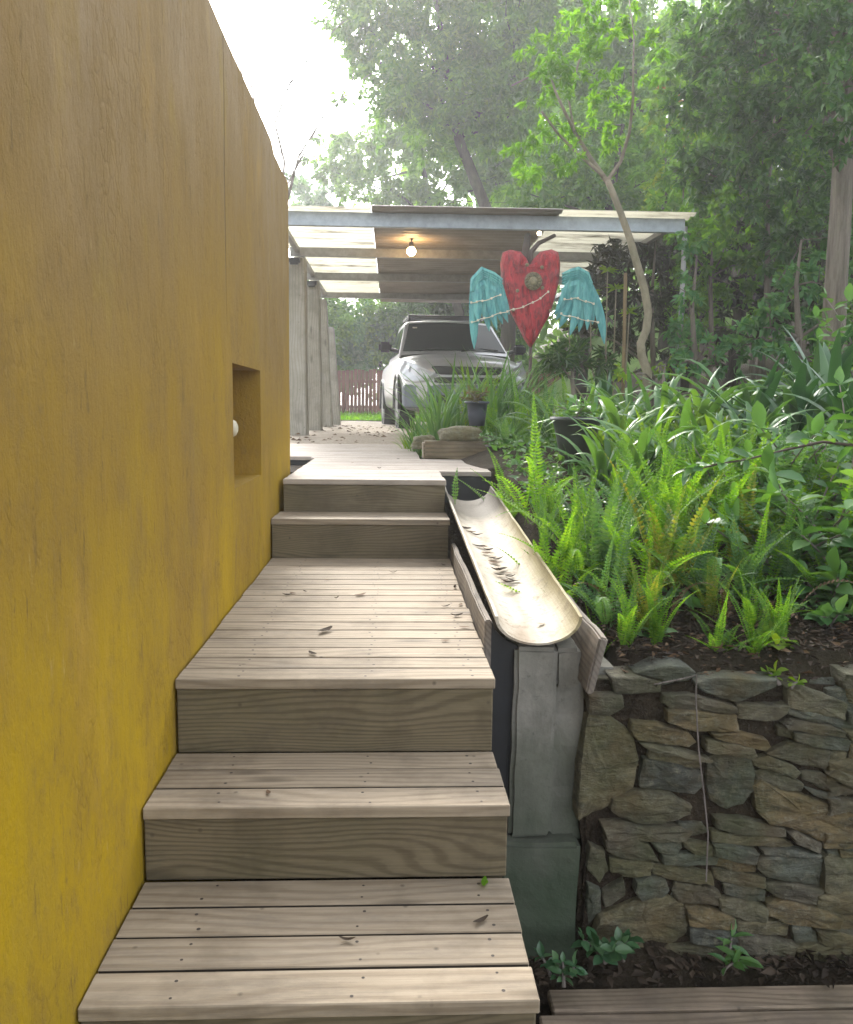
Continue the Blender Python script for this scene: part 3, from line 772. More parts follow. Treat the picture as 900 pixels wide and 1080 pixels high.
# ------------------------------------------------------------------ dry stone wall
STONES = [
 [(130,340),(250,350),(400,460),(435,620),(400,780),(250,890),(150,930),(60,980),(90,700)],
 [(130,195),(335,200),(345,280),(260,330),(140,325)],
 [(270,90),(440,85),(590,120),(590,190),(300,190)],
 [(400,360),(560,380),(750,430),(800,500),(760,530),(560,500),(430,480),(390,420)],
 [(440,490),(650,520),(900,600),(890,612),(640,565),(500,535)],
 [(510,545),(700,590),(840,620),(840,670),(640,645),(510,600)],
 [(480,600),(650,640),(835,690),(830,780),(790,820),(640,810),(460,790)],
 [(280,850),(430,815),(640,830),(770,900),(760,960),(640,1000),(480,1015),(330,970),(270,920)],
 [(600,200),(760,190),(1060,270),(1060,320),(900,310),(640,280),(590,250)],
 [(620,290),(800,300),(1060,330),(1070,425),(900,420),(740,405),(620,360)],
 [(810,120),(900,95),(1300,90),(1300,140),(1180,200),(1050,245),(920,200),(810,150)],
 [(590,20),(760,25),(800,60),(760,110),(600,110),(430,70)],
 [(1070,260),(1180,260),(1380,260),(1370,310),(1320,360),(1080,350)],
 [(1380,150),(1500,150),(1750,250),(1740,345),(1560,310),(1390,270)],
 [(1370,280),(1500,300),(1740,350),(1730,385),(1560,370),(1380,320)],
 [(1340,370),(1400,340),(1660,390),(1740,420),(1720,450),(1560,440),(1440,410),(1360,400)],
 [(1320,400),(1410,400),(1420,470),(1330,460)],
 [(1415,420),(1560,440),(1775,485),(1775,555),(1600,530),(1415,480)],
 [(900,430),(1060,430),(1240,470),(1270,520),(1240,545),(1090,510),(910,460)],
 [(860,470),(1000,490),(1160,530),(1190,580),(1150,600),(1020,570),(860,545)],
 [(1245,570),(1400,495),(1660,560),(1655,640),(1630,675),(1470,640)],
 [(1150,600),(1260,580),(1430,650),(1470,690),(1430,730),(1330,690),(1170,640)],
 [(900,600),(1000,580),(1130,600),(1170,700),(1160,790),(1100,880),(1000,910),(910,870),(895,720)],
 [(1180,680),(1300,680),(1480,760),(1480,810),(1350,800),(1200,740)],
 [(1170,770),(1230,740),(1340,800),(1500,850),(1700,900),(1830,960),(1840,1090),(1720,1140),(1570,1100),(1420,1030),(1260,1000),(1190,920)],
 [(1490,690),(1600,700),(1770,800),(1770,850),(1640,810),(1490,740)],
 [(1500,790),(1640,820),(1745,870),(1740,905),(1560,840)],
 [(1630,690),(1700,660),(1830,720),(1830,790),(1720,750)],
 [(1690,620),(1820,640),(1830,710),(1700,650)],
 [(1660,560),(1760,565),(1755,625),(1665,620)],
 [(1780,510),(1900,520),(1900,620),(1780,600)],
 [(1760,300),(1900,310),(1900,390),(1770,370)],
 [(1750,130),(1900,130),(1900,280),(1780,250)],
 [(1740,420),(1900,420),(1900,490),(1780,485)],
 [(200,1000),(330,1000),(480,1030),(680,1020),(780,1060),(740,1110),(600,1115),(420,1100),(230,1090)],
 [(690,1010),(850,1020),(880,1060),(800,1100),(700,1095)],
 [(230,1100),(420,1105),(500,1130),(560,1240),(440,1235),(300,1210),(240,1170)],
 [(510,1120),(700,1110),(710,1150),(680,1200),(560,1180)],
 [(720,1110),(900,1150),(900,1210),(800,1200),(730,1160)],
 [(590,1190),(800,1200),(950,1220),(940,1270),(740,1270),(590,1260)],
 [(260,1230),(440,1245),(530,1260),(520,1345),(400,1350),(270,1320)],
 [(540,1270),(700,1280),(900,1330),(920,1400),(780,1390),(640,1370),(540,1340)],
 [(430,1370),(520,1360),(610,1370),(640,1430),(600,1490),(460,1490),(420,1430)],
 [(680,1390),(900,1420),(960,1450),(960,1530),(700,1520),(660,1440)],
 [(210,1600),(330,1560),(480,1500),(620,1500),(720,1530),(740,1620),(770,1700),(700,1790),(560,1820),(350,1800),(200,1750),(180,1680)],
 [(745,1540),(900,1560),(1040,1600),(1040,1670),(900,1670),(760,1640)],
 [(770,1660),(930,1680),(1100,1690),(1250,1750),(1240,1790),(960,1790),(770,1750)],
 [(640,1800),(800,1790),(1050,1810),(1050,1870),(800,1880),(560,1850)],
 [(510,1860),(800,1890),(1000,1890),(1000,2000),(700,2000),(500,1990)],
 [(220,1450),(350,1370),(350,1470),(230,1550)],
 [(120,1400),(200,1440),(210,1580),(130,1680),(120,1500)],
 [(130,1150),(220,1190),(260,1320),(200,1400),(130,1300)],
 [(920,970),(1100,980),(1360,1040),(1370,1090),(1220,1080),(1040,1070),(930,1030)],
 [(900,1050),(1050,1080),(1350,1100),(1430,1150),(1380,1170),(1150,1155),(900,1125)],
 [(1380,1060),(1430,1050),(1590,1130),(1580,1190),(1440,1130)],
 [(1215,1170),(1400,1165),(1580,1195),(1570,1212),(1360,1208),(1230,1197)],
 [(910,1130),(1050,1150),(1180,1170),(1170,1250),(1060,1240),(910,1200)],
 [(920,1230),(1050,1240),(1190,1280),(1180,1320),(1060,1320),(920,1280)],
 [(920,1300),(1060,1320),(1240,1350),(1240,1420),(1080,1410),(930,1370)],
 [(1190,1230),(1300,1210),(1600,1230),(1590,1370),(1540,1400),(1400,1370),(1250,1340),(1190,1290)],
 [(1610,1220),(1650,1200),(1800,1240),(1900,1250),(1900,1450),(1700,1450),(1610,1420)],
 [(1690,1160),(1800,1190),(1900,1200),(1900,1240),(1720,1215)],
 [(1240,1390),(1400,1380),(1600,1420),(1590,1510),(1480,1510),(1330,1480),(1260,1440)],
 [(980,1400),(1100,1410),(1250,1440),(1240,1510),(1150,1510),(990,1460)],
 [(950,1480),(1080,1490),(1250,1540),(1240,1620),(1120,1620),(970,1570)],
 [(1600,1450),(1750,1460),(1900,1480),(1900,1560),(1760,1540),(1610,1510)],
 [(1250,1510),(1350,1490),(1560,1530),(1710,1580),(1700,1660),(1540,1650),(1390,1630),(1250,1590)],
 [(1730,1570),(1900,1580),(1900,1710),(1750,1670)],
 [(1060,1620),(1200,1620),(1400,1650),(1390,1730),(1200,1720),(1060,1680)],
 [(1410,1650),(1530,1650),(1550,1760),(1440,1770)],
 [(1560,1680),(1700,1690),(1900,1730),(1900,1820),(1700,1790),(1580,1750)],
 [(1430,1780),(1560,1760),(1700,1800),(1900,1830),(1900,1930),(1620,1880),(1440,1840)],
 [(1060,1700),(1290,1740),(1430,1770),(1400,1870),(1200,1860),(1060,1800)],
 [(1050,1880),(1300,1870),(1580,1890),(1590,2000),(1300,2010),(1050,2000)],
 [(1600,1910),(1780,1930),(1900,1940),(1900,2010),(1620,2000)],
]
WY = 2.335
def stone_wall():
    root = empty('stone_wall', (1.2, WY, -1.6), 'mossy dry stone wall of flat brown stones holding up the fern bed', 'wall')
    D = Vector(root.location)
    mb = MB()
    def stone(poly, depth):
        n0 = len(poly)
        pts = []
        for i in range(n0):                      # corner-cut outline
            a = Vector(poly[i]); b = Vector(poly[(i + 1) % n0])
            for t in (0.04, 0.34, 0.66, 0.96):
                pts.append(a.lerp(b, t))
        c = sum(pts, Vector((0, 0))) / len(pts)
        dmin = min((p - c).length for p in pts)
        sd_ = random.uniform(0, 100)
        tilt = (random.uniform(-0.10, 0.10), random.uniform(-0.06, 0.18))
        rings = [(1.15, -0.06, 0), (1.14, depth * 0.55, 0), (1.08, depth * 0.92, 1), (0.84, depth * 1.0, 1), (0.45, depth * 1.03, 1)]
        base = len(mb.v); n = len(pts)
        for rk, (sc_, dp, wob) in enumerate(rings):
            for p in pts:
                off = p - c
                sh = max(0.0, 1 - (1 - sc_) * dmin / max(off.length, 1e-5)) if rk < 4 else sc_
                q = c + off * sh
                nn = mnoise.noise(Vector((q.x * 14, q.y * 22, sd_)))
                n2 = mnoise.noise(Vector((q.x * 45, q.y * 60, sd_)))
                dd = dp + wob * (0.010 * nn + 0.006 * n2) + (q.x - c.x) * tilt[0] * (dp > 0) + (q.y - c.y) * tilt[1] * (dp > 0)
                e = 0.0035 * mnoise.noise(Vector((q.x * 40, q.y * 40, sd_ + 9)))
                mb.v.append((q.x - D.x + e, WY - dd - D.y, q.y + e - D.z))
        for rk in range(len(rings) - 1):
            for k in range(n):
                a = base + rk * n + k; b = base + rk * n + (k + 1) % n
                mb.f.append((a, b, b + n, a + n)); mb.mi.append(0)
        mb.v.append((c.x - D.x, WY - depth * 1.05 - 0.01 * mnoise.noise(Vector((c.x * 14, c.y * 22, sd_))) - D.y, c.y - D.z))
        for k in range(n):
            a = base + (len(rings) - 1) * n + k; b = base + (len(rings) - 1) * n + (k + 1) % n
            mb.f.append((a, b, len(mb.v) - 1)); mb.mi.append(0)
    for s in STONES:
        poly = []
        for (u, v) in s:
            p = P(600 + u / 6, 700 + v / 6, WY - 0.04)
            poly.append((p.x, p.z))
        # winding: make counter-clockwise seen from the front
        ar = sum(poly[i][0] * poly[(i + 1) % len(poly)][1] - poly[(i + 1) % len(poly)][0] * poly[i][1] for i in range(len(poly)))
        if ar < 0: poly = poly[::-1]
        stone(poly, random.uniform(0.034, 0.062))
    # thin packing slabs filling every joint between the big stones
    z = -1.62
    while z < -0.76:
        h = random.uniform(0.022, 0.04); x = 0.585
        while x < 1.32:
            l = random.uniform(0.06, 0.17); j = lambda: random.uniform(-0.004, 0.004)
            stone([(x + .002, z + j()), (x + l * .5, z + j()), (x + l - .002, z + j()), (x + l - .002 + j(), z + h * .5), (x + l - .002, z + h - .002 + j()), (x + l * .5, z + h - .002 + j()), (x + .002, z + h - .002 + j()), (x + j(), z + h * .5)], random.uniform(0.004, 0.014))
            x += l
        z += h
    # the wall goes on to the right, out of the frame
    z = -1.62
    while z < -0.76:
        h = random.uniform(0.04, 0.09); x = 1.26 + random.uniform(-0.02, 0.04)
        while x < 3.4:
            l = random.uniform(0.12, 0.32); g = 0.004
            j = lambda: random.uniform(-0.008, 0.008)
            stone([(x + g, z + g + j()), (x + l * .5, z + g + j()), (x + l - g, z + g + j()), (x + l - g + j(), z + h * .5), (x + l - g, z + h - g + j()), (x + l * .5, z + h - g + j()), (x + g, z + h - g + j()), (x + g + j(), z + h * .5)], random.uniform(0.03, 0.07))
            x += l
        z += h
    o = mb.build('stones', M['stone'], root, smooth=False)
    bm = bmesh.new(); bm.from_mesh(o.data); bmesh.ops.recalc_face_normals(bm, faces=bm.faces); bm.to_mesh(o.data); bm.free()
    k = rough_box('packing', 0.56, 3.4, WY - 0.020, WY + 0.16, -1.66, -0.765, M['soil'], 0.012, 0.09, 9)
    k.data.transform(Matrix.Translation(-D)); k.parent = root
stone_wall()
# earth pocket at the foot of the wall
mb = MB(); nx = 40; nyy = 6
vs = []
for j in range(nyy + 1):
    for i in range(nx + 1):
        x = 0.33 + (3.2 - 0.33) * i / nx; y = 2.15 + 0.2 * j / nyy
        prof = 0.06 if x < 0.85 else 0.025
        z = -1.655 + (0.03 + prof * (j / nyy)) + 0.025 * mnoise.noise(Vector((x * 9, y * 9, 4)))
        vs.append((x, y, z))
fs = [(j * (nx + 1) + i, j * (nx + 1) + i + 1, (j + 1) * (nx + 1) + i + 1, (j + 1) * (nx + 1) + i) for j in range(nyy) for i in range(nx)]
mb.add(vs, fs); o = mb.build('soil_strip', M['soil'], smooth=True); o['kind'] = 'structure'
# ------------------------------------------------------------------ carport
def carport():
    root = empty('carport', (0.8, 7.7, -0.35), 'open carport with grey steel beams, timber posts and a sheet roof over the car', 'carport')
    D = Vector(root.location)
    def fin(mb, name, mat, **k):
        o = mb.build(name, mat, root, **k); o.data.transform(Matrix.Translation(-D)); return o
    YB = (7.7, 9.4, 11.2, 13.2); ZB = 1.69; XE = 2.58
    zl = [P(*q).z for q in ((335, 231, 7.7), (340, 266, 9.4), (350, 291.5, 11.2), (400, 312, 13.2))]
    zr = P(690, 238, 7.7).z
    def zoff(x, y):                     # measured fall of the roof
        y = min(max(y, 7.7), 13.2)
        z = float(np.interp(y, YB, zl)) - ZB
        return z + (zr - zl[0]) * (x + 0.65) / (2.40 + 0.65)
    for i, y in enumerate(YB):
        mb = MB(); hh = (0.058, 0.046, 0.046, 0.04)[i]; xe = XE
        tl = Matrix.Translation((0, 0, 0))
        mb.box(-1.08, xe, y - 0.03, y - 0.024, ZB - hh, ZB + hh)
        mb.box(-1.08, xe, y - 0.024, y + 0.03, ZB + hh - 0.006, ZB + hh)
        mb.box(-1.08, xe, y - 0.024, y + 0.03, ZB - hh, ZB - hh + 0.006)
        mb.v = [(v[0], v[1], v[2] + zoff(v[0], v[1])) for v in mb.v]
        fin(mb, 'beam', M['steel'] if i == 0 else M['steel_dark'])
    for x in (-1.0, 2.50):
        mb = MB()
        for ya, yb in ((7.735, 9.365), (9.435, 11.165), (11.235, 13.165)): mb.box(x - 0.025, x + 0.025, ya, yb, ZB - 0.01, ZB + 0.036)
        for k in range(3):
            m1 = MB(); m1.v = [(v[0], v[1], v[2] + zoff(v[0], v[1])) for v in mb.v[k * 8:k * 8 + 8]]; m1.f = mb.f[:6]; m1.mi = [0] * 6
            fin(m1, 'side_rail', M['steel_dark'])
    def sheetp(name, x0, x1, y0, y1, mat):
        mb = MB(); n = int((y1 - y0) / 0.019); vs = []; th = 0.0035
        for k in (0, 1):
            for j in range(n + 1):
                y = y0 + (y1 - y0) * j / n
                z = ZB + 0.078 + 0.010 * math.sin(2 * math.pi * y / 0.152) + k * th
                vs += [(x0, y, z + 0.004 * mnoise.noise(Vector((x0, y * 2, 0)))), ((x0 + x1) / 2, y, z + 0.006 * mnoise.noise(Vector((3, y * 2, 0)))), (x1, y, z)]
        m = (n + 1) * 3; fs = []
        for j in range(n):
            for i in range(2):
                a = j * 3 + i
                fs += [(a, a + 3, a + 4, a + 1), (m + a, m + a + 1, m + a + 4, m + a + 3)]
        fs += [(0, 1, m + 1, m), (1, 2, m + 2, m + 1)]
        e = n * 3; fs += [(e, m + e, m + e + 1, e + 1), (e + 1, m + e + 1, m + e + 2, e + 2)]
        mb.add(vs, fs)
        mb.v = [(v[0], v[1], v[2] - 0.012 + zoff(v[0], v[1])) for v in mb.v]
        o = fin(mb, name, mat, smooth=True); return o
    sheetp('clear_roof_sheet', -1.12, -0.18, 7.52, 13.4, M['poly'])
    sheetp('roof_sheet', -0.176, 1.46, 7.44, 14.5, M['sheet'])
    sheetp('clear_roof_sheet', 1.464, 2.62, 7.5, 12.2, M['poly'])
    # posts
    for (y, xr, wd, dp, lean) in ((9.4, -0.912, 0.21, 0.26, 0.012), (11.2, -0.895, 0.17, 0.26, 0.03), (13.2, -0.885, 0.17, 0.26, 0.10), (15.0, -0.87, 0.17, 0.26, 0.12)):
        mb = MB(); z0 = -0.42; z1 = ZB - 0.06 + zoff(-0.9, y) if y < 14 else 1.35
        n = 12
        for k in range(n):
            pass
        vs = []
        for k in range(n + 1):
            t = k / n; z = z0 + (z1 - z0) * t
            s_ = 1 + 0.05 * mnoise.noise(Vector((y, z * 2, 0)))
            xc = xr - wd / 2 - lean * t
            for (sx, sy) in ((-1, -1), (1, -1), (1, 1), (-1, 1)):
                vs.append((xc + sx * wd / 2 * s_, y + 0.10 + sy * dp / 2 * s_, z))
        fs = [(k * 4 + i, k * 4 + (i + 1) % 4, k * 4 + 4 + (i + 1) % 4, k * 4 + 4 + i) for k in range(n) for i in range(4)] + [(3, 2, 1, 0), tuple(n * 4 + i for i in range(4))]
        mb.add(vs, fs)
        fin(mb, 'post', M['post'], bevel=0.012)
        if y < 12:
            b = MB()
            xc = xr - wd / 2 - lean; zb_ = ZB - 0.046 + zoff(xc, y)
            b.box(xc - 0.06, xc + 0.06, y - 0.075, y - 0.036, zb_ - 0.075, zb_ - 0.02)
            b.box(xc - 0.045, xc + 0.045, y - 0.12, y - 0.078, zb_ - 0.10, zb_ - 0.076)
            fin(b, 'post_bracket', M['black'], bevel=0.006)
    mb = MB(); mb.tube([(2.60, 7.72, -0.3), (2.60, 7.72, ZB + zoff(2.6, 7.7))], 0.022, 10)
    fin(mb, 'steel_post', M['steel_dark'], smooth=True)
carport()

def lamp(name, p, r, label, mat, drop):
    root = empty(name, p, label, 'lamp')
    mb = MB(); mb.tube([(0, 0, r * 0.9), (0, 0, drop)], 0.006, 6); mb.build('flex', M['black'], root)
    mb = MB(); mb.tube([(0, 0, r * 0.8), (0, 0, r * 2.0)], [r * 0.55, r * 0.5], 12); mb.build('lamp_holder', M['black'], root, smooth=True)
    prof = [(r * math.sin(t), -r * math.cos(t)) for t in [math.pi * k / 10 for k in range(11)]]
    prof = [(max(a, 1e-4), b) for a, b in prof]
    mb = MB(); mb.lathe(prof, seg=16); mb.build('bulb', mat, root, smooth=True)
lamp('pendant_bulb', P(434, 265, 8.9), 0.045, 'lit warm bulb glowing under the brown carport roof left of the heart', M['bulb'], 0.15)
lamp('pendant_bulb', P(569, 246, 8.3), 0.022, 'tiny lit bulb under the carport beam just above the heart', M['bulb_small'], 0.12)

# ------------------------------------------------------------------ fence
root = empty('picket_fence', (1, 24, -0.2), 'reddish brown timber fence across the far end of the lawn', 'fence')
mb = MB(); x = -2.6
while x < 5.5:
    w_ = random.uniform(0.085, 0.11); h = 1.0 + random.uniform(-0.03, 0.03)
    mb.box(x - 1, x + w_ - 1, -0.012, 0.012, -0.15, h + 0.2, jit=0.006); x += w_ + 0.014
mb.build('pickets', M['fence'], root)
for z in (0.15, 0.85):
    mb = MB(); mb.box(-3.6, 4.5, 0.016, 0.06, z, z + 0.08); mb.build('rail', M['fence'], root)

# ------------------------------------------------------------------ car
def car():
    root = empty('parked_car', (1.08, 12.05, -0.345), 'silver utility vehicle with roof rack parked nose first under the carport', 'car', rz=R(4.5))
    # body: loft of half sections
    st = [ # y, half width, bottom, belt, top(side), top(centre)
        (0.00, 0.50, 0.42, 0.62, 0.86, 0.92), (0.05, 0.70, 0.32, 0.62, 0.94, 1.00), (0.20, 0.83, 0.27, 0.62, 0.99, 1.05), (0.55, 0.905, 0.27, 0.64, 1.03, 1.09),
        (1.0, 0.925, 0.27, 0.66, 1.08, 1.14), (1.35, 0.93, 0.27, 0.68, 1.12, 1.18), (2.2, 0.93, 0.27, 0.70, 1.13, 1.18), (3.4, 0.93, 0.27, 0.70, 1.13, 1.18), (4.6, 0.92, 0.32, 0.72, 1.12, 1.15), (5.0, 0.86, 0.42, 0.72, 1.08, 1.10)]
    def half(s):
        y, hw, b, m, t, tc = s
        return [(0, b), (hw * 0.85, b), (hw * 0.985, b + 0.07), (hw, m), (hw * 0.99, t - 0.16), (hw * 0.955, t - 0.05), (hw * 0.84, t + 0.012), (hw * 0.5, tc - 0.006), (0, tc)]
    mb = MB(); vs = []
    for s in st:
        h = half(s)
        ring = [(x, s[0], z) for x, z in h] + [(-x, s[0], z) for x, z in h[-2:0:-1]]
        vs += ring
    n = 16
    fs = [(i * n + k, i * n + (k + 1) % n, (i + 1) * n + (k + 1) % n, (i + 1) * n + k) for i in range(len(st) - 1) for k in range(n)]
    fs += [tuple(range(n - 1, -1, -1)), tuple((len(st) - 1) * n + k for k in range(n))]
    mb.add(vs, fs)
    o = mb.build('body', M['paint'], root, smooth=True)
    md = o.modifiers.new('s', 'SUBSURF'); md.levels = 2; md.render_levels = 2
    # cabin
    cb = [(1.22, 0.86, 1.13), (1.98, 0.70, 1.685), (2.15, 0.69, 1.715), (3.1, 0.69, 1.72), (3.35, 0.68, 1.69), (3.75, 0.84, 1.12)]
    mb = MB(); vs = []
    for (y, hw, z) in cb:
        vs += [(-hw, y, z), (-hw * .55, y, z + 0.028), (0, y, z + 0.036), (hw * .55, y, z + 0.028), (hw, y, z)]
    fs = [(i * 5 + k, i * 5 + k + 1, i * 5 + 6 + k, i * 5 + 5 + k) for i in range(5) for k in range(4)]
    b0 = len(vs)
    vs += [(-0.86, 1.22, 1.08), (-0.84, 3.75, 1.08), (0.86, 1.22, 1.08), (0.84, 3.75, 1.08)]
    fs += [(b0, 0, 5, 10, 15, 20, 25, b0 + 1), (b0 + 2, b0 + 3, 29, 24, 19, 14, 9, 4)]
    mb.add(vs, fs)
    o = mb.build('cabin', M['paint'], root, bevel=0.03, seg=2)
    # windscreen, offset proud of the pillar plane
    def panel(name, q, mat, nrm, off=0.012, th=0.01, seg=8, crown=0.0):
        nrm = Vector(nrm).normalized(); mb = MB(); vs = []
        a, b, c, d = [Vector(p) for p in q]
        for k in (0, 1):
            for j in range(3):
                for i in range(seg + 1):
                    u = i / seg; v = j / 2
                    p = a.lerp(b, u).lerp(d.lerp(c, u), v)
                    vs.append(p + nrm * (off + crown * math.sin(math.pi * u) - k * th))
        m = 3 * (seg + 1); fs = []
        for j in range(2):
            for i in range(seg):
                t = j * (seg + 1) + i
                fs += [(t, t + 1, t + seg + 2, t + seg + 1), (m + t, m + t + seg + 1, m + t + seg + 2, m + t + 1)]
        per = [i for i in range(seg + 1)] + [seg + seg + 1, 3 * seg + 2] + [2 * (seg + 1) + i for i in range(seg - 1, -1, -1)] + [seg + 1]
        for i in range(len(per)):
            p, q_ = per[i], per[(i + 1) % len(per)]
            fs.append((p, m + p, m + q_, q_))
        mb.add(vs, fs)
        return mb.build(name, mat, root, smooth=False)
    ny, nz = 0.555, 0.76
    panel('windscreen', [(-0.80, 1.30, 1.19), (0.80, 1.30, 1.19), (0.65, 1.93, 1.655), (-0.65, 1.93, 1.655)], M['glass'], (0, -0.59, 0.80), 0.012, 0.01, 10, 0.035)
    for sgn in (-1, 1):
        panel('side_window', [(sgn * 0.838, 1.62, 1.17), (sgn * 0.838, 2.45, 1.17), (sgn * 0.715, 2.42, 1.62), (sgn * 0.715, 2.05, 1.62)], M['glass'], (sgn, 0, 0.27), 0.008)
        panel('side_window', [(sgn * 0.838, 2.52, 1.17), (sgn * 0.83, 3.40, 1.17), (sgn * 0.71, 3.2, 1.60), (sgn * 0.715, 2.50, 1.62)], M['glass'], (sgn, 0, 0.27), 0.008)
    # wipers
    for x0 in (-0.55, 0.1):
        mb = MB(); mb.tube([(x0, 1.26, 1.205), (x0 + 0.30, 1.33, 1.255), (x0 + 0.58, 1.30, 1.235)], 0.009, 6); mb.build('wiper', M['black'], root)
    # grille, lower grille, bumper
    def arc(name, z0, z1, hw, out, mat, th=0.03, yb=0.0, bev=0.012):
        mb = MB(); vs = []; n = 14
        for k in (0, 1):
            for z in (z0, z1):
                for i in range(n + 1):
                    x = -hw + 2 * hw * i / n
                    y = yb - out + 0.34 * abs(x) ** 2.6 + k * th
                    vs.append((x, y, z))
        m = n + 1; fs = []
        for i in range(n):
            fs += [(i, i + 1, m + i + 1, m + i), (2 * m + i, 3 * m + i, 3 * m + i + 1, 2 * m + i + 1), (m + i, m + i + 1, 3 * m + i + 1, 3 * m + i), (i, 2 * m + i, 2 * m + i + 1, i + 1)]
        fs += [(0, m, 3 * m, 2 * m), (n, 2 * m + n, 3 * m + n, m + n)]
        mb.add(vs, fs)
        return mb.build(name, mat, root, bevel=bev)
    arc('bumper', 0.33, 0.66, 0.90, 0.055, M['bumper'], 0.10, bev=0.03)
    arc('grille', 0.80, 0.915, 0.52, 0.03, M['black'], 0.05)
    arc('grille', 0.68, 0.765, 0.55, 0.035, M['black'], 0.05)
    arc('lower_intake', 0.40, 0.52, 0.55, 0.075, M['black'], 0.04)
    # headlights: swept lens shapes
    for sgn in (-1, 1):
        mb = MB()
        out = [(0.44, -0.02, 0.80), (0.56, 0.01, 0.70), (0.72, 0.09, 0.675), (0.865, 0.26, 0.72), (0.915, 0.50, 0.86), (0.90, 0.78, 1.045), (0.85, 0.50, 1.02), (0.70, 0.13, 0.93), (0.56, 0.02, 0.86)]
        pts = [Vector((sgn * x, y, z)) for x, y, z in out]
        c = sum(pts, Vector()) / len(pts); nrm = Vector((sgn * 0.55, -0.8, 0.25)).normalized()
        ring1 = [p + nrm * 0.045 for p in pts]; ring2 = [c + (p - c) * 0.86 + nrm * 0.06 for p in pts]; ring0 = [p - nrm * 0.05 for p in pts]
        n = len(pts); vs = ring0 + ring1 + ring2 + [c + nrm * 0.075]
        fs = [(r * n + k, r * n + (k + 1) % n, (r + 1) * n + (k + 1) % n, (r + 1) * n + k) for r in range(2) for k in range(n)] + [(2 * n + k, 2 * n + (k + 1) % n, 3 * n) for k in range(n)]
        mb.add(vs, fs)
        h = mb.build('headlight', M['lamp_glass'], root, smooth=True)
        bm = bmesh.new(); bm.from_mesh(h.data); bmesh.ops.recalc_face_normals(bm, faces=bm.faces); bm.to_mesh(h.data); bm.free()
        mb = MB(); mb.lathe([(0.07, 0), (0.062, 0.012), (0.045, 0.004), (0.02, 0.008), (0.0001, 0.01)], seg=16); rf = mb.build('reflector', M['rim'], h, smooth=True); rf.location = c + nrm * 0.068 + Vector((0, 0, .01)); rf.rotation_euler = nrm.to_track_quat('Z', 'Y').to_euler()
        # mirror
        mb = MB()
        mb.tube([(sgn * 0.86, 1.50, 1.20), (sgn * 0.98, 1.47, 1.23)], 0.03, 8)
        m_ = mb.build('mirror', M['black'], root, smooth=True)
        mb = MB(); mb.box(sgn * 0.96 - (0.0 if sgn > 0 else 0.20), sgn * 0.96 + (0.20 if sgn > 0 else 0.0), 1.42, 1.52, 1.18, 1.335); mb.build('mirror_shell', M['black'] if sgn < 0 else M['black'], m_, bevel=0.035, seg=3)
    # wheels
    for y in (0.92, 4.0):
        for sgn in (-1, 1):
            wv = bpy.data.objects.new('wheel', None); COL.objects.link(wv); wv.parent = root; wv.location = (sgn * 0.80, y, 0.375)
            mb = MB(); prof = [(0.22, -0.115), (0.33, -0.125), (0.368, -0.10), (0.375, 0.0), (0.368, 0.10), (0.33, 0.125), (0.22, 0.115), (0.22, -0.115)]
            mb.lathe(prof, seg=30); t = mb.build('tyre', M['rubber'], wv, smooth=True); t.rotation_euler = (0, R(90), 0)
            mb = MB(); mb.lathe([(0.225, -0.10), (0.21, -0.07), (0.19, -0.06), (0.05, -0.085), (0.0001, -0.09)], seg=30)
            mb.lathe([(0.225, 0.10), (0.21, 0.07), (0.19, 0.06), (0.05, 0.085), (0.0001, 0.09)], seg=30)
            t = mb.build('rim', M['rim'], wv, smooth=True); t.rotation_euler = (0, R(90), 0)
            # dark wheel arch lip
            mb = MB(); pts = [(sgn * 0.922, y + 0.445 * math.cos(a), 0.375 + 0.445 * math.sin(a)) for a in [math.pi * (k / 16 * 1.1 - 0.05) for k in range(17)]]
            mb.tube(pts, 0.028, 6); mb.build('wheel_arch', M['black'], root, smooth=True)
            mb = MB(); mb.lathe([(0.0001, 0), (0.43, 0)], seg=28); t = mb.build('arch_liner', M['black'], root); t.rotation_euler = (0, R(90), 0); t.location = (sgn * 0.917, y, 0.39)
    # roof rack
    mb = MB()
    for sgn in (-1, 1):
        mb.tube([(sgn * 0.62, 2.12, 1.73), (sgn * 0.62, 2.16, 1.80), (sgn * 0.62, 3.1, 1.80), (sgn * 0.62, 3.14, 1.73)], 0.018, 8)
    for y in (2.14, 2.45, 2.8, 3.1):
        mb.tube([(-0.64, y, 1.815), (0.64, y, 1.815)], 0.02, 8)
    mb.build('roof_rack', M['black'], root, smooth=True)
    mb = MB(); mb.box(-0.52, -0.42, 1.335 - .06, 1.345 - .06, 0, 0.01)
    mb = MB(); mb.box(-0.60, -0.47, 0.003, 0.006, 0, 0.035)
    s_ = mb.build('windscreen_sticker', M['cream'], root); s_.location = (0.0, 1.80, 1.592); s_.rotation_euler = (R(-53), 0, 0)
car()

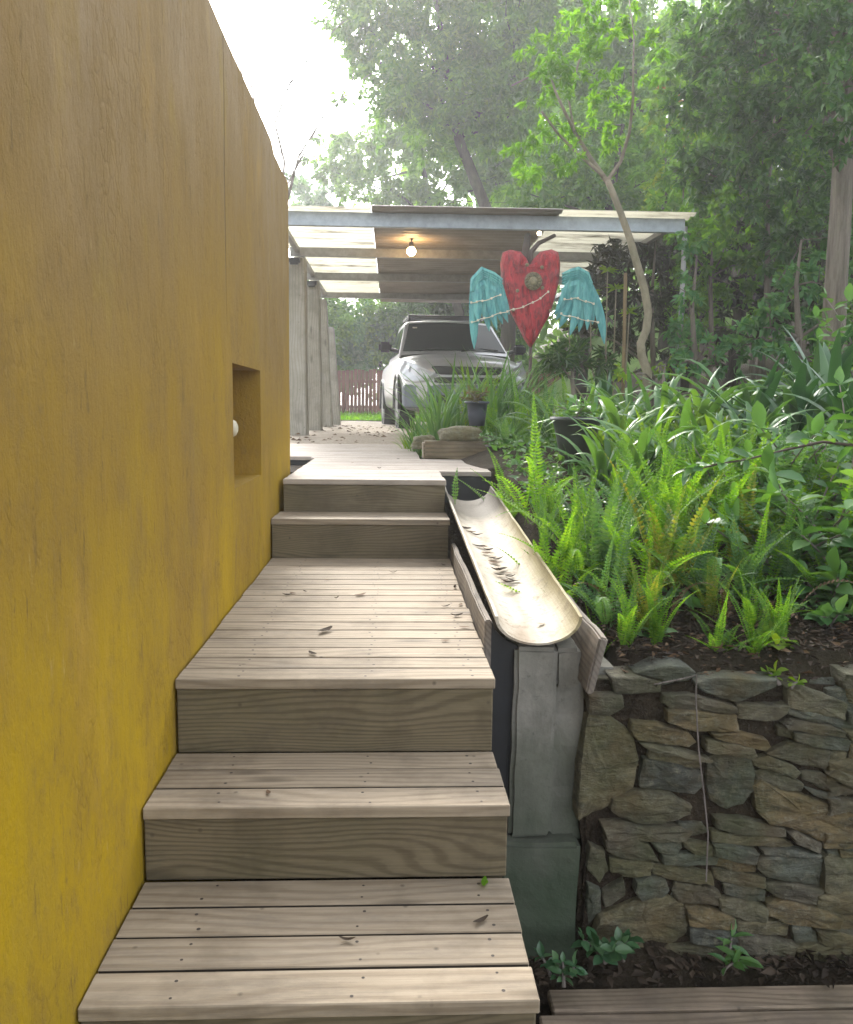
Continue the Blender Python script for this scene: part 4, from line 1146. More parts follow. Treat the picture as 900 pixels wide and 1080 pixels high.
# ------------------------------------------------------------------ winged heart
def winged_heart():
    Y = 7.25
    C0 = P(560, 365, Y)
    root = empty('winged_heart', C0, 'red heart sculpture with turquoise wings and a round gold medallion in front of the carport', 'sculpture')
    def q(u, v, dy=0.0):
        p = P(480 + u / 5, 220 + v / 5, Y) - C0
        return Vector((p.x, dy, p.z))
    hp = [(393, 300), (378, 262), (345, 226), (290, 215), (250, 232), (238, 290), (245, 370), (265, 460), (295, 550), (330, 620), (365, 690), (398, 738), (435, 682), (465, 620), (500, 560), (525, 480), (550, 380), (556, 290), (545, 230), (510, 214), (452, 226), (412, 266)]
    n0 = len(hp)
    out = []
    for i in range(n0):
        a = Vector(hp[i]); b = Vector(hp[(i + 1) % n0])
        for t in (0, 0.33, 0.67): out.append(a.lerp(b, t))
    def core(p):                                  # the spine each outline point shrinks to
        y = min(max(p.y, 330), 640)
        x = 397 + (p.x - 397) * 0.15
        if p.y < 330: x = 397 + (62 if p.x > 397 else -62) * min(1, (330 - p.y) / 60)
        return Vector((x, y if p.y >= 330 else 330 - (330 - p.y) * 0.35))
    rings = [(1.0, 0.0), (0.93, 0.030), (0.8, 0.052), (0.6, 0.068), (0.35, 0.078), (0.1, 0.08)]
    mb = MB(); n = len(out)
    for side in (-1, 1):
        b0 = len(mb.v)
        for (k, dp) in rings:
            for p in out:
                c = core(p); w_ = c + (p - c) * k
                fold = 0.022 * math.sin(w_.x * 0.16 + 2.2 * math.sin(w_.y * 0.02)) * (1 - k) + 0.018 * mnoise.noise(Vector((w_.x * .03, w_.y * .012, 0)))
                mb.v.append(tuple(q(w_.x, w_.y, side * (dp + (fold if k < 1 else 0)))))
        for r in range(len(rings) - 1):
            for i in range(n):
                a = b0 + r * n + i; b = b0 + r * n + (i + 1) % n
                f = (a, b, b + n, a + n)
                mb.f.append(f if side < 0 else f[::-1]); mb.mi.append(0)
        mb.f.append(tuple(b0 + (len(rings) - 1) * n + i for i in range(n))); mb.mi.append(0)
    h = mb.build('heart', M['heart'], root, smooth=True)
    bm = bmesh.new(); bm.from_mesh(h.data); bmesh.ops.remove_doubles(bm, verts=bm.verts, dist=1e-5); bmesh.ops.recalc_face_normals(bm, faces=bm.faces); bm.to_mesh(h.data); bm.free()
    # medallion
    mc = q(402, 392, -0.10); r = 0.072
    mb = MB(); mb.lathe([(r, 0.0), (r * 1.02, 0.012), (r * 0.92, 0.022), (r * 0.84, 0.012), (r * 0.6, 0.018), (r * 0.45, 0.03), (r * 0.2, 0.036), (0.0001, 0.036)], seg=28)
    for k in range(14):
        a = k * 2 * math.pi / 14
        mb.tube([(r * 0.5 * math.cos(a), r * 0.5 * math.sin(a), 0.018), (r * 0.72 * math.cos(a + .1), r * 0.72 * math.sin(a + .1), 0.034), (r * 0.9 * math.cos(a), r * 0.9 * math.sin(a), 0.02)], [0.006, 0.011, 0.004], 6)
    m_ = mb.build('medallion', M['gold'], root, smooth=True); m_.location = mc; m_.rotation_euler = (R(90), 0, 0)
    # studs
    for (u, v) in ((372, 305), (450, 318), (322, 440), (452, 425), (495, 545), (300, 540)):
        mb = MB(); mb.lathe([(0.016, 0), (0.014, 0.008), (0.007, 0.014), (0.0001, 0.015)], seg=10)
        s_ = mb.build('stud', M['gold'], root, smooth=True); s_.location = q(u, v, -0.088); s_.rotation_euler = (R(90), 0, 0)
    # wings made of overlapping plates
    def feather(mb, pts, wds, y0, y1, th=0.012):
        """pts: centre line (u,v); wds: half widths in px5"""
        m = len(pts); vs = []
        for i, (u, v) in enumerate(pts):
            a = Vector(pts[max(0, i - 1)]); b = Vector(pts[min(m - 1, i + 1)]); t = (b - a).normalized(); nn = Vector((-t.y, t.x))
            y = y0 + (y1 - y0) * i / (m - 1)
            p = Vector((u, v))
            for s_, dy in ((-1, 0), (0, -th), (1, 0), (0, th)):
                w_ = p + nn * wds[i] * s_
                vs.append(q(w_.x, w_.y, y + dy))
        fs = [(i * 4 + k, i * 4 + (k + 1) % 4, i * 4 + 4 + (k + 1) % 4, i * 4 + 4 + k) for i in range(m - 1) for k in range(4)] + [(0, 1, 2, 3), tuple((m - 1) * 4 + k for k in (3, 2, 1, 0))]
        mb.add(vs, fs)
    def curve(a, b, bow, n=9):
        a = Vector(a); b = Vector(b); d = b - a; nn = Vector((-d.y, d.x)).normalized()
        return [tuple(a + d * t + nn * bow * math.sin(math.pi * t)) for t in [i / (n - 1) for i in range(n)]]
    prof = lambda w_: [w_ * k for k in (0.62, 0.8, 0.95, 1.0, 1.0, 0.95, 0.8, 0.52, 0.08)]
    L_f = [((96, 400), (100, 742), 0, 24), ((118, 380), (122, 610), 4, 25), ((146, 370), (180, 648), 6, 24), ((172, 375), (218, 645), 8, 22), ((198, 385), (250, 612), 8, 21), ((222, 395), (276, 604), 8, 20), ((240, 400), (284, 560), 6, 18)]
    R_f = [((640, 390), (544, 632), -12, 24), ((650, 380), (600, 672), -14, 25), ((668, 375), (650, 652), -10, 24), ((684, 372), (690, 642), -8, 23), ((700, 380), (722, 612), -6, 23), ((706, 400), (780, 716), -14, 24), ((625, 400), (528, 590), -10, 20), ((598, 380), (520, 565), -8, 20)]
    for fl, top, cover in ((L_f, [(84, 440), (92, 380), (140, 326), (200, 352), (246, 382)], [(95, 440), (110, 400), (145, 360), (195, 385), (246, 425)]),
                           (R_f, [(560, 352), (610, 335), (645, 326), (690, 350), (714, 400)], [(562, 400), (605, 372), (645, 358), (682, 385), (706, 440)])):
        mb = MB()
        for i, (a, b, bow, wd) in enumerate(fl):
            feather(mb, curve(a, b, bow), prof(wd * 1.0), -0.01 - 0.022 * (i % 2), -0.03 - 0.022 * (i % 2), 0.016)
        for k in range(4):                                   # layered arcs at the shoulder of the wing
            tt = k / 3
            pts = [tuple(Vector(a).lerp(Vector(b), tt * 1.0)) for a, b in zip(top, cover)]
            feather(mb, pts, [8, 15, 17, 15, 9], -0.045 + 0.004 * k, -0.045 + 0.004 * k, 0.016)
        c = [tuple(Vector(a) + Vector((0, 42))) for a in cover]
        feather(mb, c, [14, 26, 30, 26, 14], -0.03, -0.03, 0.014)
        wg = mb.build('wing', M['wing'], root, smooth=False)
        bm = bmesh.new(); bm.from_mesh(wg.data); bmesh.ops.recalc_face_normals(bm, faces=bm.faces); bm.to_mesh(wg.data); bm.free()
    # string of little lights across wings and heart
    for pth in ([(82, 500), (140, 492), (235, 462)], [(85, 602), (150, 582), (235, 556), (300, 540), (400, 505), (480, 450)], [(570, 482), (640, 478), (722, 508)], [(548, 560), (640, 582), (745, 605)]):
        mb = MB(); pts = []
        for a, b in zip(pth, pth[1:]):
            pts += [Vector(a).lerp(Vector(b), t / 6) for t in range(6)]
        pts.append(Vector(pth[-1]))
        inh = [240 < p.x < 555 for p in pts]
        w3 = [q(p.x, p.y + 3 * math.sin(i), -0.10 if inh[i] else -0.062) for i, p in enumerate(pts)]
        mb.tube(w3, 0.0035, 5)
        o = mb.build('light_string', M['cream'], root)
        for p in w3[::3]:
            mb = MB(); mb.box(p.x - .008, p.x + .008, p.y - .012, p.y + .002, p.z - .009, p.z + .009)
            mb.build('string_bulb', M['cream'], o, bevel=0.003)
    # rods that hang it from the beam, and the stake below
    for pts, r_ in (([(372, 262), (395, 190), (425, 90)], 0.034), ([(398, 300), (415, 215), (470, 150), (575, 90)], 0.024)):
        ww = [q(u, v, 0.02 + 0.39 * k / (len(pts) - 1)) for k, (u, v) in enumerate(pts)]
        mb = MB(); mb.tube(ww, [r_, r_, r_ * .8, r_ * .7][:len(ww)], 8); mb.build('hanging_rod', M['rod'], root, smooth=True)
    bz = gz(C0.x, Y) - C0.z
    mb = MB(); mb.tube([(0, 0, 0.02), (0.0, 0.0, bz - 0.05)], 0.014, 8); mb.build('stake', M['rod'], root, smooth=True)
winged_heart()

# ------------------------------------------------------------------ pots, rocks, sleeper
def rock(name, p, size, label, mat, seed, flat=0.55):
    bm = bmesh.new(); bmesh.ops.create_icosphere(bm, subdivisions=4, radius=1)
    for v in bm.verts:
        d = v.co.normalized(); k = 1 + 0.28 * mnoise.noise(d * 1.3 + Vector((seed, 0, 0))) + 0.10 * mnoise.noise(d * 4 + Vector((seed, 0, 0)))
        q = d * k
        q = Vector([math.copysign(abs(c) ** 0.75, c) for c in q])
        v.co = Vector((q.x * size[0], q.y * size[1], max(q.z, -0.6) * size[2]))
    me = bpy.data.meshes.new(name); bm.to_mesh(me); bm.free(); me.materials.append(mat)
    me.polygons.foreach_set('use_smooth', [True] * len(me.polygons))
    o = bpy.data.objects.new(name, me); COL.objects.link(o); o.location = p
    return tag(o, label, 'rock')
SLY = 5.62
o = rough_box('sleeper', 0.215, 0.70, SLY, SLY + 0.16, -0.345, -0.222, M['sleeper'], 0.007, 0.03, 7)
tag(o, 'old timber sleeper lying across the edge of the pale upper deck', 'sleeper')
rock('rock', P(487, 459, SLY + 0.10) , (0.15, 0.10, 0.06), 'flat mossy rock resting on the timber sleeper', M['stone'], 3.3)
rock('rock', P(524, 480, SLY + 0.02) + Vector((0, 0, -0.03)), (0.10, 0.08, 0.055), 'small dark rock against the right end of the sleeper', M['stone'], 8.1)
rock('rock', P(448, 468, 6.1) , (0.09, 0.08, 0.06), 'small grassy rock left of the flat mossy rock', M['stone'], 5.2)
def pot(name, p, r, h, mat, label, taper=0.75, lip=0.012):
    root = empty(name, p, label, 'pot')
    mb = MB()
    mb.lathe([(0.0001, 0), (r * taper, 0), (r * (taper + (1 - taper) * .5) * (1.0), h * 0.5), (r * 0.97, h * 0.9), (r * 0.97 + lip, h * 0.91), (r * 1.0 + lip, h * 0.93), (r + lip, h), (r * 0.93, h), (r * 0.9, h * 0.86), (0.0001, h * 0.86)], seg=30)
    mb.build('pot_body', mat, root, smooth=True)
    mb = MB(); mb.lathe([(r * 0.9, h * 0.88), (r * 0.5, h * 0.9), (0.0001, h * 0.91)], seg=20); mb.build('potting_soil', M['soil'], root, smooth=True)
    return root
pb = P(503, 449, 5.80)
pot('small_pot', pb, 0.072, 0.165, M['pot_blue'], 'small blue grey plastic pot standing on the flat mossy rock', 0.72)
gp = P(607, 487, 4.75); 
pot('large_pot', gp, 0.135, 0.25, M['pot_green'], 'large round dark green glazed pot half hidden among the ferns', 0.62, 0.014)
dp_ = P(530, 487, 5.35)
pot('low_pot', Vector((dp_.x, dp_.y, dp_.z)), 0.10, 0.10, M['pot_dark'], 'low dark bowl pot behind the bright fern clump', 0.8)
# garden stakes
def stake(px, y0, y1, Y, r, label, mat='stake', lean=0):
    b = P(px, y0, Y); t = P(px + lean, y1, Y); b.z = gz(b.x, Y) - 0.1
    mb = MB(); mb.tube([b, b.lerp(t, .5), t], [r, r * .95, r * .9], 8)
    o = mb.build('garden_stake', M[mat], None, smooth=True, origin=tuple(b)); return tag(o, label, 'stake')
stake(660, 375, 288, 7.4, 0.017, 'slim tan timber stake standing left of the slender forked tree')
# ------------------------------------------------------------------ foliage
def norm(a): return a / np.maximum(np.linalg.norm(a, axis=-1, keepdims=True), 1e-9)
LEAF4 = (np.array([(0, 0, 0), (0.5, 0.42, 0.12), (0, 1, -0.05), (-0.5, 0.42, 0.12)], float), [(0, 1, 2), (0, 2, 3)])
OVAL = (np.array([(0, 0, 0), (0.34, 0.22, 0.07), (0.5, 0.5, 0.10), (0.33, 0.78, 0.04), (0, 1, -0.10), (-0.33, 0.78, 0.04), (-0.5, 0.5, 0.10), (-0.34, 0.22, 0.07), (0, 0.35, 0.0), (0, 0.7, -0.01)], float),
        [(0, 1, 8), (1, 2, 9, 8), (2, 3, 9), (3, 4, 9), (4, 5, 9), (5, 6, 9), (6, 7, 8, 9), (7, 0, 8)])
def scatter_mesh(name, base, pos, axis, up, wid, length):
    """one mesh of many leaves: base leaf points along +Y, width +-0.5 along X"""
    bv, bf = base
    n = len(pos); k = len(bv)
    Y = norm(axis); X = norm(np.cross(Y, up)); Z = np.cross(X, Y)
    wid = np.broadcast_to(wid, n)[:, None, None]; length = np.broadcast_to(length, n)[:, None, None]
    V = pos[:, None, :] + bv[None, :, 0:1] * wid * X[:, None, :] + bv[None, :, 1:2] * length * Y[:, None, :] + bv[None, :, 2:3] * length * Z[:, None, :]
    V = V.reshape(-1, 3)
    loops = []; starts = []; tot = 0; totals = []
    fl = np.concatenate([np.array(f) for f in bf]); fc = np.array([len(f) for f in bf])
    L_ = (np.arange(n)[:, None] * k + fl[None, :]).reshape(-1)
    T_ = np.tile(fc, n); S_ = np.concatenate([[0], np.cumsum(T_)[:-1]])
    me = bpy.data.meshes.new(name)
    me.vertices.add(len(V)); me.vertices.foreach_set('co', V.astype(np.float32).reshape(-1))
    me.loops.add(len(L_)); me.loops.foreach_set('vertex_index', L_.astype(np.int32))
    me.polygons.add(len(T_)); me.polygons.foreach_set('loop_start', S_.astype(np.int32)); me.polygons.foreach_set('loop_total', T_.astype(np.int32))
    me.update(calc_edges=True)
    return me
def mk(name, me, mats, parent=None, loc=None):
    for m in (mats if isinstance(mats, (list, tuple)) else [mats]): me.materials.append(m)
    o = bpy.data.objects.new(name, me); COL.objects.link(o)
    if parent is not None: o.parent = parent
    if loc is not None: o.location = loc
    return o

def crown_points(clumps, seed):
    """clumps: (centre, radii, count). Sprays of leaves gathered on twigs inside each clump"""
    g = np.random.default_rng(seed)
    P_, A_ = [], []
    for c, r, cnt in clumps:
        c = np.array(c); r = np.array(r)
        ntw = max(6, int(cnt / 26))
        d = norm(g.normal(size=(ntw, 3)))
        rad = g.uniform(0.25, 1.0, (ntw, 1)) ** 0.55
        tw = c + d * rad * r * (1 + 0.25 * g.normal(size=(ntw, 1)))
        out = norm(d * np.array([1, 1, 0.5]) + 0.5 * g.normal(size=(ntw, 3)) + np.array([0, 0, -0.15]))
        per = int(cnt / ntw) + 1
        tl = 0.30 * float(np.mean(r)) * g.uniform(0.6, 1.4, (ntw, 1))
        t = g.uniform(-0.5, 0.7, (ntw, per, 1))
        p = tw[:, None, :] + out[:, None, :] * t * tl[:, None, :] + g.normal(size=(ntw, per, 3)) * 0.055 * float(np.mean(r))
        p[..., 2] -= 0.12 * (t[..., 0] ** 2) * tl
        a = norm(out[:, None, :] * 0.6 + g.normal(size=(ntw, per, 3)) * 0.6 + np.array([0, 0, -0.25]))
        P_.append(p.reshape(-1, 3)); A_.append(a.reshape(-1, 3))
    return np.concatenate(P_), np.concatenate(A_)

def tree(name, label, cat, base, trunk, rad, clumps, leafw, leafl, mat, bark='bark', seed=1, group=None, limbs=True, base_leaf=LEAF4, limb_r=0.25):
    base = Vector(base)
    root = empty(name, base, label, cat, group)
    lt = [Vector(p) - base for p in trunk]
    mb = MB(); mb.tube(lt, rad, 10)
    cl = [(Vector(c) - base, r, n) for c, r, n in clumps]
    rr = random.Random(seed)
    if limbs:
        for c, r, n in cl:
            # leave the trunk somewhere below the clump
            best = min(range(1, len(lt)), key=lambda i: (lt[i] - c).length + 0.6 * max(0, lt[i].z - c.z))
            s = lt[best]; r0 = rad[best] * limb_r * 2 if hasattr(rad, '__len__') else rad * limb_r * 2
            mid = s.lerp(c, 0.5) + Vector((rr.uniform(-.1, .1), rr.uniform(-.1, .1), rr.uniform(-.02, .12))) * (c - s).length
            mb.tube([s, mid, c], [r0, r0 * .6, r0 * .2], 6)
            for k in range(4):
                e = c + Vector([rr.gauss(0, .5) * q for q in r])
                mb.tube([mid.lerp(c, .6), mid.lerp(e, .65) + Vector((0, 0, .05)), e], [r0 * .35, r0 * .2, r0 * .08], 5)
    mb.build('trunk', M[bark], root, smooth=True)
    p, a = crown_points([(tuple(c), r, n) for c, r, n in cl], seed)
    g = np.random.default_rng(seed + 5)
    up = norm(np.array([0, 0, 1.0]) + 0.55 * g.normal(size=p.shape))
    s = g.uniform(0.65, 1.25, len(p))
    me = scatter_mesh('crown', base_leaf, p, a, up, leafw * s, leafl * s)
    mk('crown', me, M[mat], root)
    return root

DENS = 2.2
def clumps_px(lst, Y, dens, dy=0.6, ry=None):
    """(px,py,rx_px,rz_px[,dY]) -> clumps at the distance Y"""
    out = []
    for q in lst:
        y = Y + (q[4] if len(q) > 4 else random.uniform(-dy, dy))
        c = P(q[0], q[1], y); rx = q[2] / F * y; rz = q[3] / F * y
        n = int(DENS * dens * (rx * rz) / 1.0)
        out.append((c, (rx, ry or (rx + rz) / 2, rz), max(30, n)))
    return out
def tr(px, py, y): return P(px, py, y)

# ---- far trees
def far_tree(px, Y, blobs, mat, label, dens, lw, ll, seed, r0=0.16, base_px=None, cat='tree', name='tree', limbs=True, bark='bark_dark', group='trees behind the carport'):
    cl = clumps_px(blobs, Y, dens)
    top = max(cl, key=lambda c: c[0].z)[0]
    b = P(px, 420, Y); b.z = gz(b.x, Y) - 0.1
    t = [b, b.lerp(Vector((px and b.x, Y, top.z)), .35) + Vector((.1, 0, 0)), b.lerp(Vector((top.x, Y, top.z)), .65), Vector((top.x, Y, top.z))]
    return tree(name, label, cat, b, t, [r0, r0 * .8, r0 * .55, r0 * .2], cl, lw, ll, M and mat, bark, seed, group, limbs)

far_tree(532, 19.5, [(400, 20, 45, 40), (455, 60, 55, 55), (520, 40, 55, 55), (420, 95, 42, 35), (500, 105, 50, 45), (560, 60, 45, 55), (470, 130, 40, 28), (545, 130, 35, 28), (455, -30, 70, 40), (560, -20, 60, 40), (385, 55, 22, 30)],
         't_fine', 'tall fine leaved tree whose dark crown overhangs the middle of the carport roof', 1500, 0.075, 0.17, 21, 0.2)
far_tree(480, 27, [(375, 160, 38, 26), (430, 150, 50, 30), (490, 165, 50, 32), (400, 195, 50, 22), (470, 205, 55, 22), (540, 190, 40, 30), (350, 180, 22, 14), (440, 120, 40, 30), (520, 150, 45, 40)],
         't_pale', 'hazy pale green tree low behind the left half of the carport roof', 620, 0.11, 0.22, 22, 0.2)
far_tree(610, 16.5, [(590, 190, 45, 32), (640, 195, 45, 30), (600, 150, 35, 30), (680, 190, 40, 35), (650, 140, 40, 40), (560, 205, 30, 20), (620, 220, 60, 20)],
         't_mid', 'mid green bushy tree rising straight behind the right half of the carport roof', 1100, 0.075, 0.15, 23, 0.15)
far_tree(700, 20, [(610, 60, 35, 40), (650, 30, 40, 40), (690, 70, 45, 45), (640, 100, 45, 40), (700, 130, 45, 45), (600, 20, 25, 30), (720, 60, 30, 40), (680, 180, 45, 40), (660, -20, 40, 30)],
         't_pale', 'tall light green tree against the sky behind the slender forked tree', 900, 0.085, 0.18, 24, 0.2)
far_tree(705, 13, [(705, 120, 26, 34), (715, 165, 24, 30), (700, 200, 28, 22), (730, 200, 28, 24), (722, 130, 18, 30)],
         't_yellow', 'yellow green young tree between the carport and the dark tree with the thick trunk', 1500, 0.055, 0.11, 25, 0.09)
cl = clumps_px([(703, 92, 8, 8), (712, 98, 9, 6)], 12.4, 1500)
far_tree(640, 33, [(560, 40, 40, 30), (600, 60, 40, 40), (340, 205, 40, 20), (640, 90, 60, 50), (540, 90, 50, 50), (760, 60, 70, 60), (850, 60, 70, 70), (700, 180, 80, 60), (800, 200, 80, 80), (600, 190, 80, 60)], 't_blue', 'blue green far tree standing furthest back on the wooded slope', 330, 0.16, 0.3, 26, 0.3)
# ---- understorey trees closing the right side
far_tree(770, 10.5, [(720, 90, 40, 45), (760, 60, 45, 45), (800, 110, 50, 45), (750, 150, 45, 40), (850, 60, 50, 50), (840, 140, 50, 45), (890, 90, 45, 60), (790, 180, 50, 40), (850, 210, 50, 45), (900, 190, 40, 50), (730, 20, 30, 35), (790, 10, 50, 40)], 't_mid', 'mid green leafy tree seen through the gaps of the dark tree', 1500, 0.06, 0.12, 61, 0.09, name='understorey_tree', group='trees on the wooded slope')
far_tree(720, 12.0, [(700, 240, 40, 30), (740, 225, 40, 35), (780, 260, 45, 40), (830, 280, 50, 50), (890, 300, 50, 60), (720, 300, 40, 45), (760, 330, 45, 40), (700, 170, 30, 30)], 't_mid', 'low leafy tree behind the tall shrubs between the carport and the thick trunk', 1300, 0.06, 0.12, 62, 0.07, name='understorey_tree', group='trees on the wooded slope')
far_tree(930, 9.0, [(900, 30, 50, 60), (930, 120, 50, 60), (880, 200, 30, 40), (920, 230, 40, 60), (860, -10, 50, 40)], 't_dark', 'dark tree at the right edge behind the thick trunk', 1900, 0.05, 0.1, 63, 0.09, name='understorey_tree', group='trees on the wooded slope')
# a far wood that reads as one mass up the slope
gq = np.random.default_rng(99); nW = 26000
fx = gq.uniform(0.5, 26, nW); fy = gq.uniform(27, 42, nW)
topz = 0.47 * fy * (0.90 + 0.09 * np.sin(fx * 1.1 + 1.0) + 0.05 * np.sin(fx * 2.7)) + np.maximum(0, fx - 11) * 0.5
topz = np.where(fx < 3.5, topz * 0.55, topz)
fz = -0.2 + (topz + 0.2) * gq.uniform(0, 1, nW) ** 0.75
pos = np.stack([fx, fy, fz], 1); ax = gq.normal(size=pos.shape) + np.array([0, -0.2, -.2]); s = gq.uniform(.6, 1.4, nW)
o = mk('far_wood', scatter_mesh('far_wood', LEAF4, pos, ax, norm(np.array([0, -.2, 1.]) + .6 * gq.normal(size=pos.shape)), .26 * s, .5 * s), M['t_pale']); o['kind'] = 'stuff'; o['label'] = 'hazy green wood climbing the slope far behind the carport'; o['category'] = 'wood'
# hedge beyond the fence
for i, (px, py, rx, rz, mt, Y, lb) in enumerate(((325, 335, 34, 48, 't_mid', 26.5, 'green bush glimpsed between the leaning timber posts'), (362, 352, 28, 40, 't_blue', 27.5, 'blue green bush behind the left end of the fence beside the timber posts'),
                                  (400, 340, 34, 42, 't_mid', 28.5, 'leafy green bush behind the fence just left of the car roof'),
                                  (455, 325, 45, 32, 't_dark', 28, 'dark green bush seen above the car roof under the carport'),
                                  (510, 330, 40, 45, 't_mid', 29, 'green bush behind the car and the left turquoise wing'))):
    far_tree(px, Y, [(px, py, rx, rz), (px - rx * .5, py + 14, rx * .8, rz * .7), (px + rx * .5, py + 10, rx * .8, rz * .7), (px, py + 35, rx, rz * .7)], mt, lb, 900, 0.10, 0.2, 40 + i, 0.08, cat='bush', name='bush', group='bushes beyond the fence')

# ---- slender forked tree
Y = 6.9
b = tr(684, 400, Y); b.z = gz(b.x, Y) - 0.1
root = empty('forked_tree', b, 'slender pale trunked tree with a wavy stem forking above the carport roof', 'tree')
mb = MB()
tp = [b] + [tr(x, y, Y) for x, y in ((683, 392), (677, 375), (676, 362), (682, 348), (684, 330), (680, 305), (672, 278), (664, 250), (654, 222), (646, 202), (641, 190))]
tp = [v - b for v in tp]
mb.tube(tp, [0.04, 0.038, 0.035, 0.033, 0.033, 0.032, 0.031, 0.030, 0.028, 0.026, 0.025, 0.024], 10)
for pth, r0 in (([(641, 192), (622, 165), (606, 138), (596, 118), (586, 96), (575, 60)], 0.02), ([(641, 190), (655, 170), (664, 140), (668, 105), (668, 70), (669, 38), (664, 0)], 0.017), ([(636, 185), (608, 160), (588, 140), (572, 118)], 0.014), ([(606, 138), (600, 105), (612, 60)], 0.010), ([(586, 96), (560, 80), (540, 90)], 0.008)):
    pts = [tr(x, y, Y + 0.25 * math.sin(k * 1.3)) - b if k else tr(x, y, Y) - b for k, (x, y) in enumerate(pth)]
    mb.tube(pts, [r0 * (1 - 0.13 * k) for k in range(len(pts))], 8)
mb.build('trunk', M['bark_pale'], root, smooth=True)
cl = clumps_px([(570, 168, 24, 20), (556, 190, 14, 10), (592, 145, 20, 20), (612, 75, 26, 24), (585, 80, 22, 26), (628, 40, 20, 24), (600, 40, 22, 20), (575, 115, 18, 18), (640, 80, 14, 18), (655, 110, 14, 20), (600, 170, 16, 14), (620, 110, 16, 16), (560, 140, 14, 16), (660, 20, 22, 20), (690, 60, 16, 20), (640, 150, 18, 16), (548, 165, 14, 14), (625, 10, 26, 18), (565, 60, 16, 20)], Y, 4800, 0.35)
p, a = crown_points([(tuple(c - b), r, n) for c, r, n in cl], 77)
g = np.random.default_rng(5); up = norm(np.array([0, 0, 1.0]) + 0.5 * g.normal(size=p.shape)); s = g.uniform(.6, 1.2, len(p))
mk('crown', scatter_mesh('crown', LEAF4, p, a, up, 0.022 * s, 0.062 * s), M['t_lime'], root)

# ---- dark tree with the thick trunk on the right
Y = 6.6
b = tr(884, 400, Y); b.z = gz(b.x, Y) - 0.1
tk = [b] + [tr(x, y, Y) for x, y in ((879, 355), (882, 300), (886, 240), (889, 185), (893, 120), (900, 40))] + [tr(905, -60, Y)]
tree('dark_tree', 'large dark leaved tree with a thick brown trunk at the right edge', 'tree', b, tk, [0.10, 0.088, 0.082, 0.079, 0.076, 0.07, 0.06, 0.04],
     clumps_px([(860, 30, 45, 40, -.3), (800, 30, 45, 40, .4), (890, 90, 40, 40, -.7), (830, 90, 45, 40, .3), (880, 140, 40, 32, -.5), (840, 150, 40, 35, .5), (780, 80, 35, 45, .6), (760, 30, 40, 35, .8), (920, 30, 40, 50, -.4), (870, 190, 34, 22, .6), (930, 150, 45, 50, 0), (790, 130, 35, 30, .8), (820, -40, 70, 45, 0), (900, -40, 60, 45, 0), (740, 60, 22, 40, 1.0)], Y, 3900),
     0.034, 0.075, 't_dark', 'bark', 31, limbs=True, limb_r=0.14)
# ---- tiered green shrubs on the bank
def shrub(label, px, Y, blobs, mat, dens, lw, ll, seed, name='shrub', base=OVAL, py=420, bark='bark', limbs=True, r0=0.035, group='shrubs on the bank', dy=0.4):
    cl = clumps_px(blobs, Y, dens, dy)
    b = P(px, py, Y); b.z = gz(b.x, Y) - 0.08
    top = max(c[0].z for c in cl)
    t = [b, Vector((b.x + .03, Y, b.z + (top - b.z) * .35)), Vector((b.x - .02, Y, b.z + (top - b.z) * .7)), Vector((b.x, Y, top))]
    return tree(name, label, 'shrub', b, t, [r0, r0 * .8, r0 * .5, r0 * .2], cl, lw, ll, mat, bark, seed, group, limbs, base, 0.3)
shrub('tall grey green tree-like shrub beside the right end of the carport', 745, 8.6, [(735, 235, 30, 24), (760, 215, 34, 28), (790, 235, 32, 28), (730, 270, 30, 22), (765, 260, 34, 26), (800, 275, 34, 26), (745, 300, 32, 20), (785, 310, 36, 22), (735, 330, 30, 18), (720, 250, 16, 18)], 't_mid', 2300, 0.045, 0.095, 51, 'tall_shrub', LEAF4)
shrub('dense dark green shrub filling the slope above and left of the thick trunk', 800, 8.0, [(750, 130, 34, 36), (770, 175, 36, 32), (805, 170, 36, 32), (735, 180, 28, 30), (830, 215, 34, 30), (850, 250, 28, 34), (820, 260, 32, 30), (790, 200, 34, 26), (740, 100, 25, 35)], 't_dark', 2300, 0.045, 0.095, 52, 'tall_shrub', LEAF4)
shrub('leafy blue green shrub under the thick trunk on the right', 835, 7.0, [(830, 310, 34, 26), (855, 345, 26, 28), (805, 345, 32, 24), (780, 365, 30, 20), (840, 375, 30, 18), (870, 300, 16, 30), (900, 330, 22, 40), (910, 260, 20, 50)], 't_blue', 2300, 0.045, 0.09, 53, 'shrub', LEAF4)
shrub('small pale shrub in front of the steel post', 728, 7.2, [(728, 268, 14, 20), (722, 305, 13, 20), (728, 335, 16, 22), (714, 350, 12, 14), (722, 360, 18, 20), (740, 375, 20, 18), (710, 385, 16, 14), (760, 385, 20, 15)], 't_blue', 2600, 0.035, 0.07, 54)
shrub('dark spiky bush under the right wing of the heart', 605, 7.6, [(590, 378, 24, 14), (615, 372, 26, 18), (640, 385, 24, 14), (575, 390, 18, 12), (605, 392, 30, 14)], 't_dark', 2200, 0.012, 0.13, 55, 'spiky_bush', LEAF4)
shrub('dead looking dark thicket hanging under the right end of the carport roof', 685, 8.7, [(640, 282, 20, 22), (662, 272, 24, 26), (692, 270, 24, 30), (675, 255, 24, 14), (705, 258, 16, 18), (645, 320, 24, 24), (675, 320, 26, 26), (700, 325, 20, 26), (655, 360, 28, 20), (690, 360, 26, 20), (620, 350, 18, 22), (630, 300, 14, 22), (680, 255, 28, 16)], 't_black', 2400, 0.03, 0.11, 56, 'dark_thicket', LEAF4, dy=0.6)
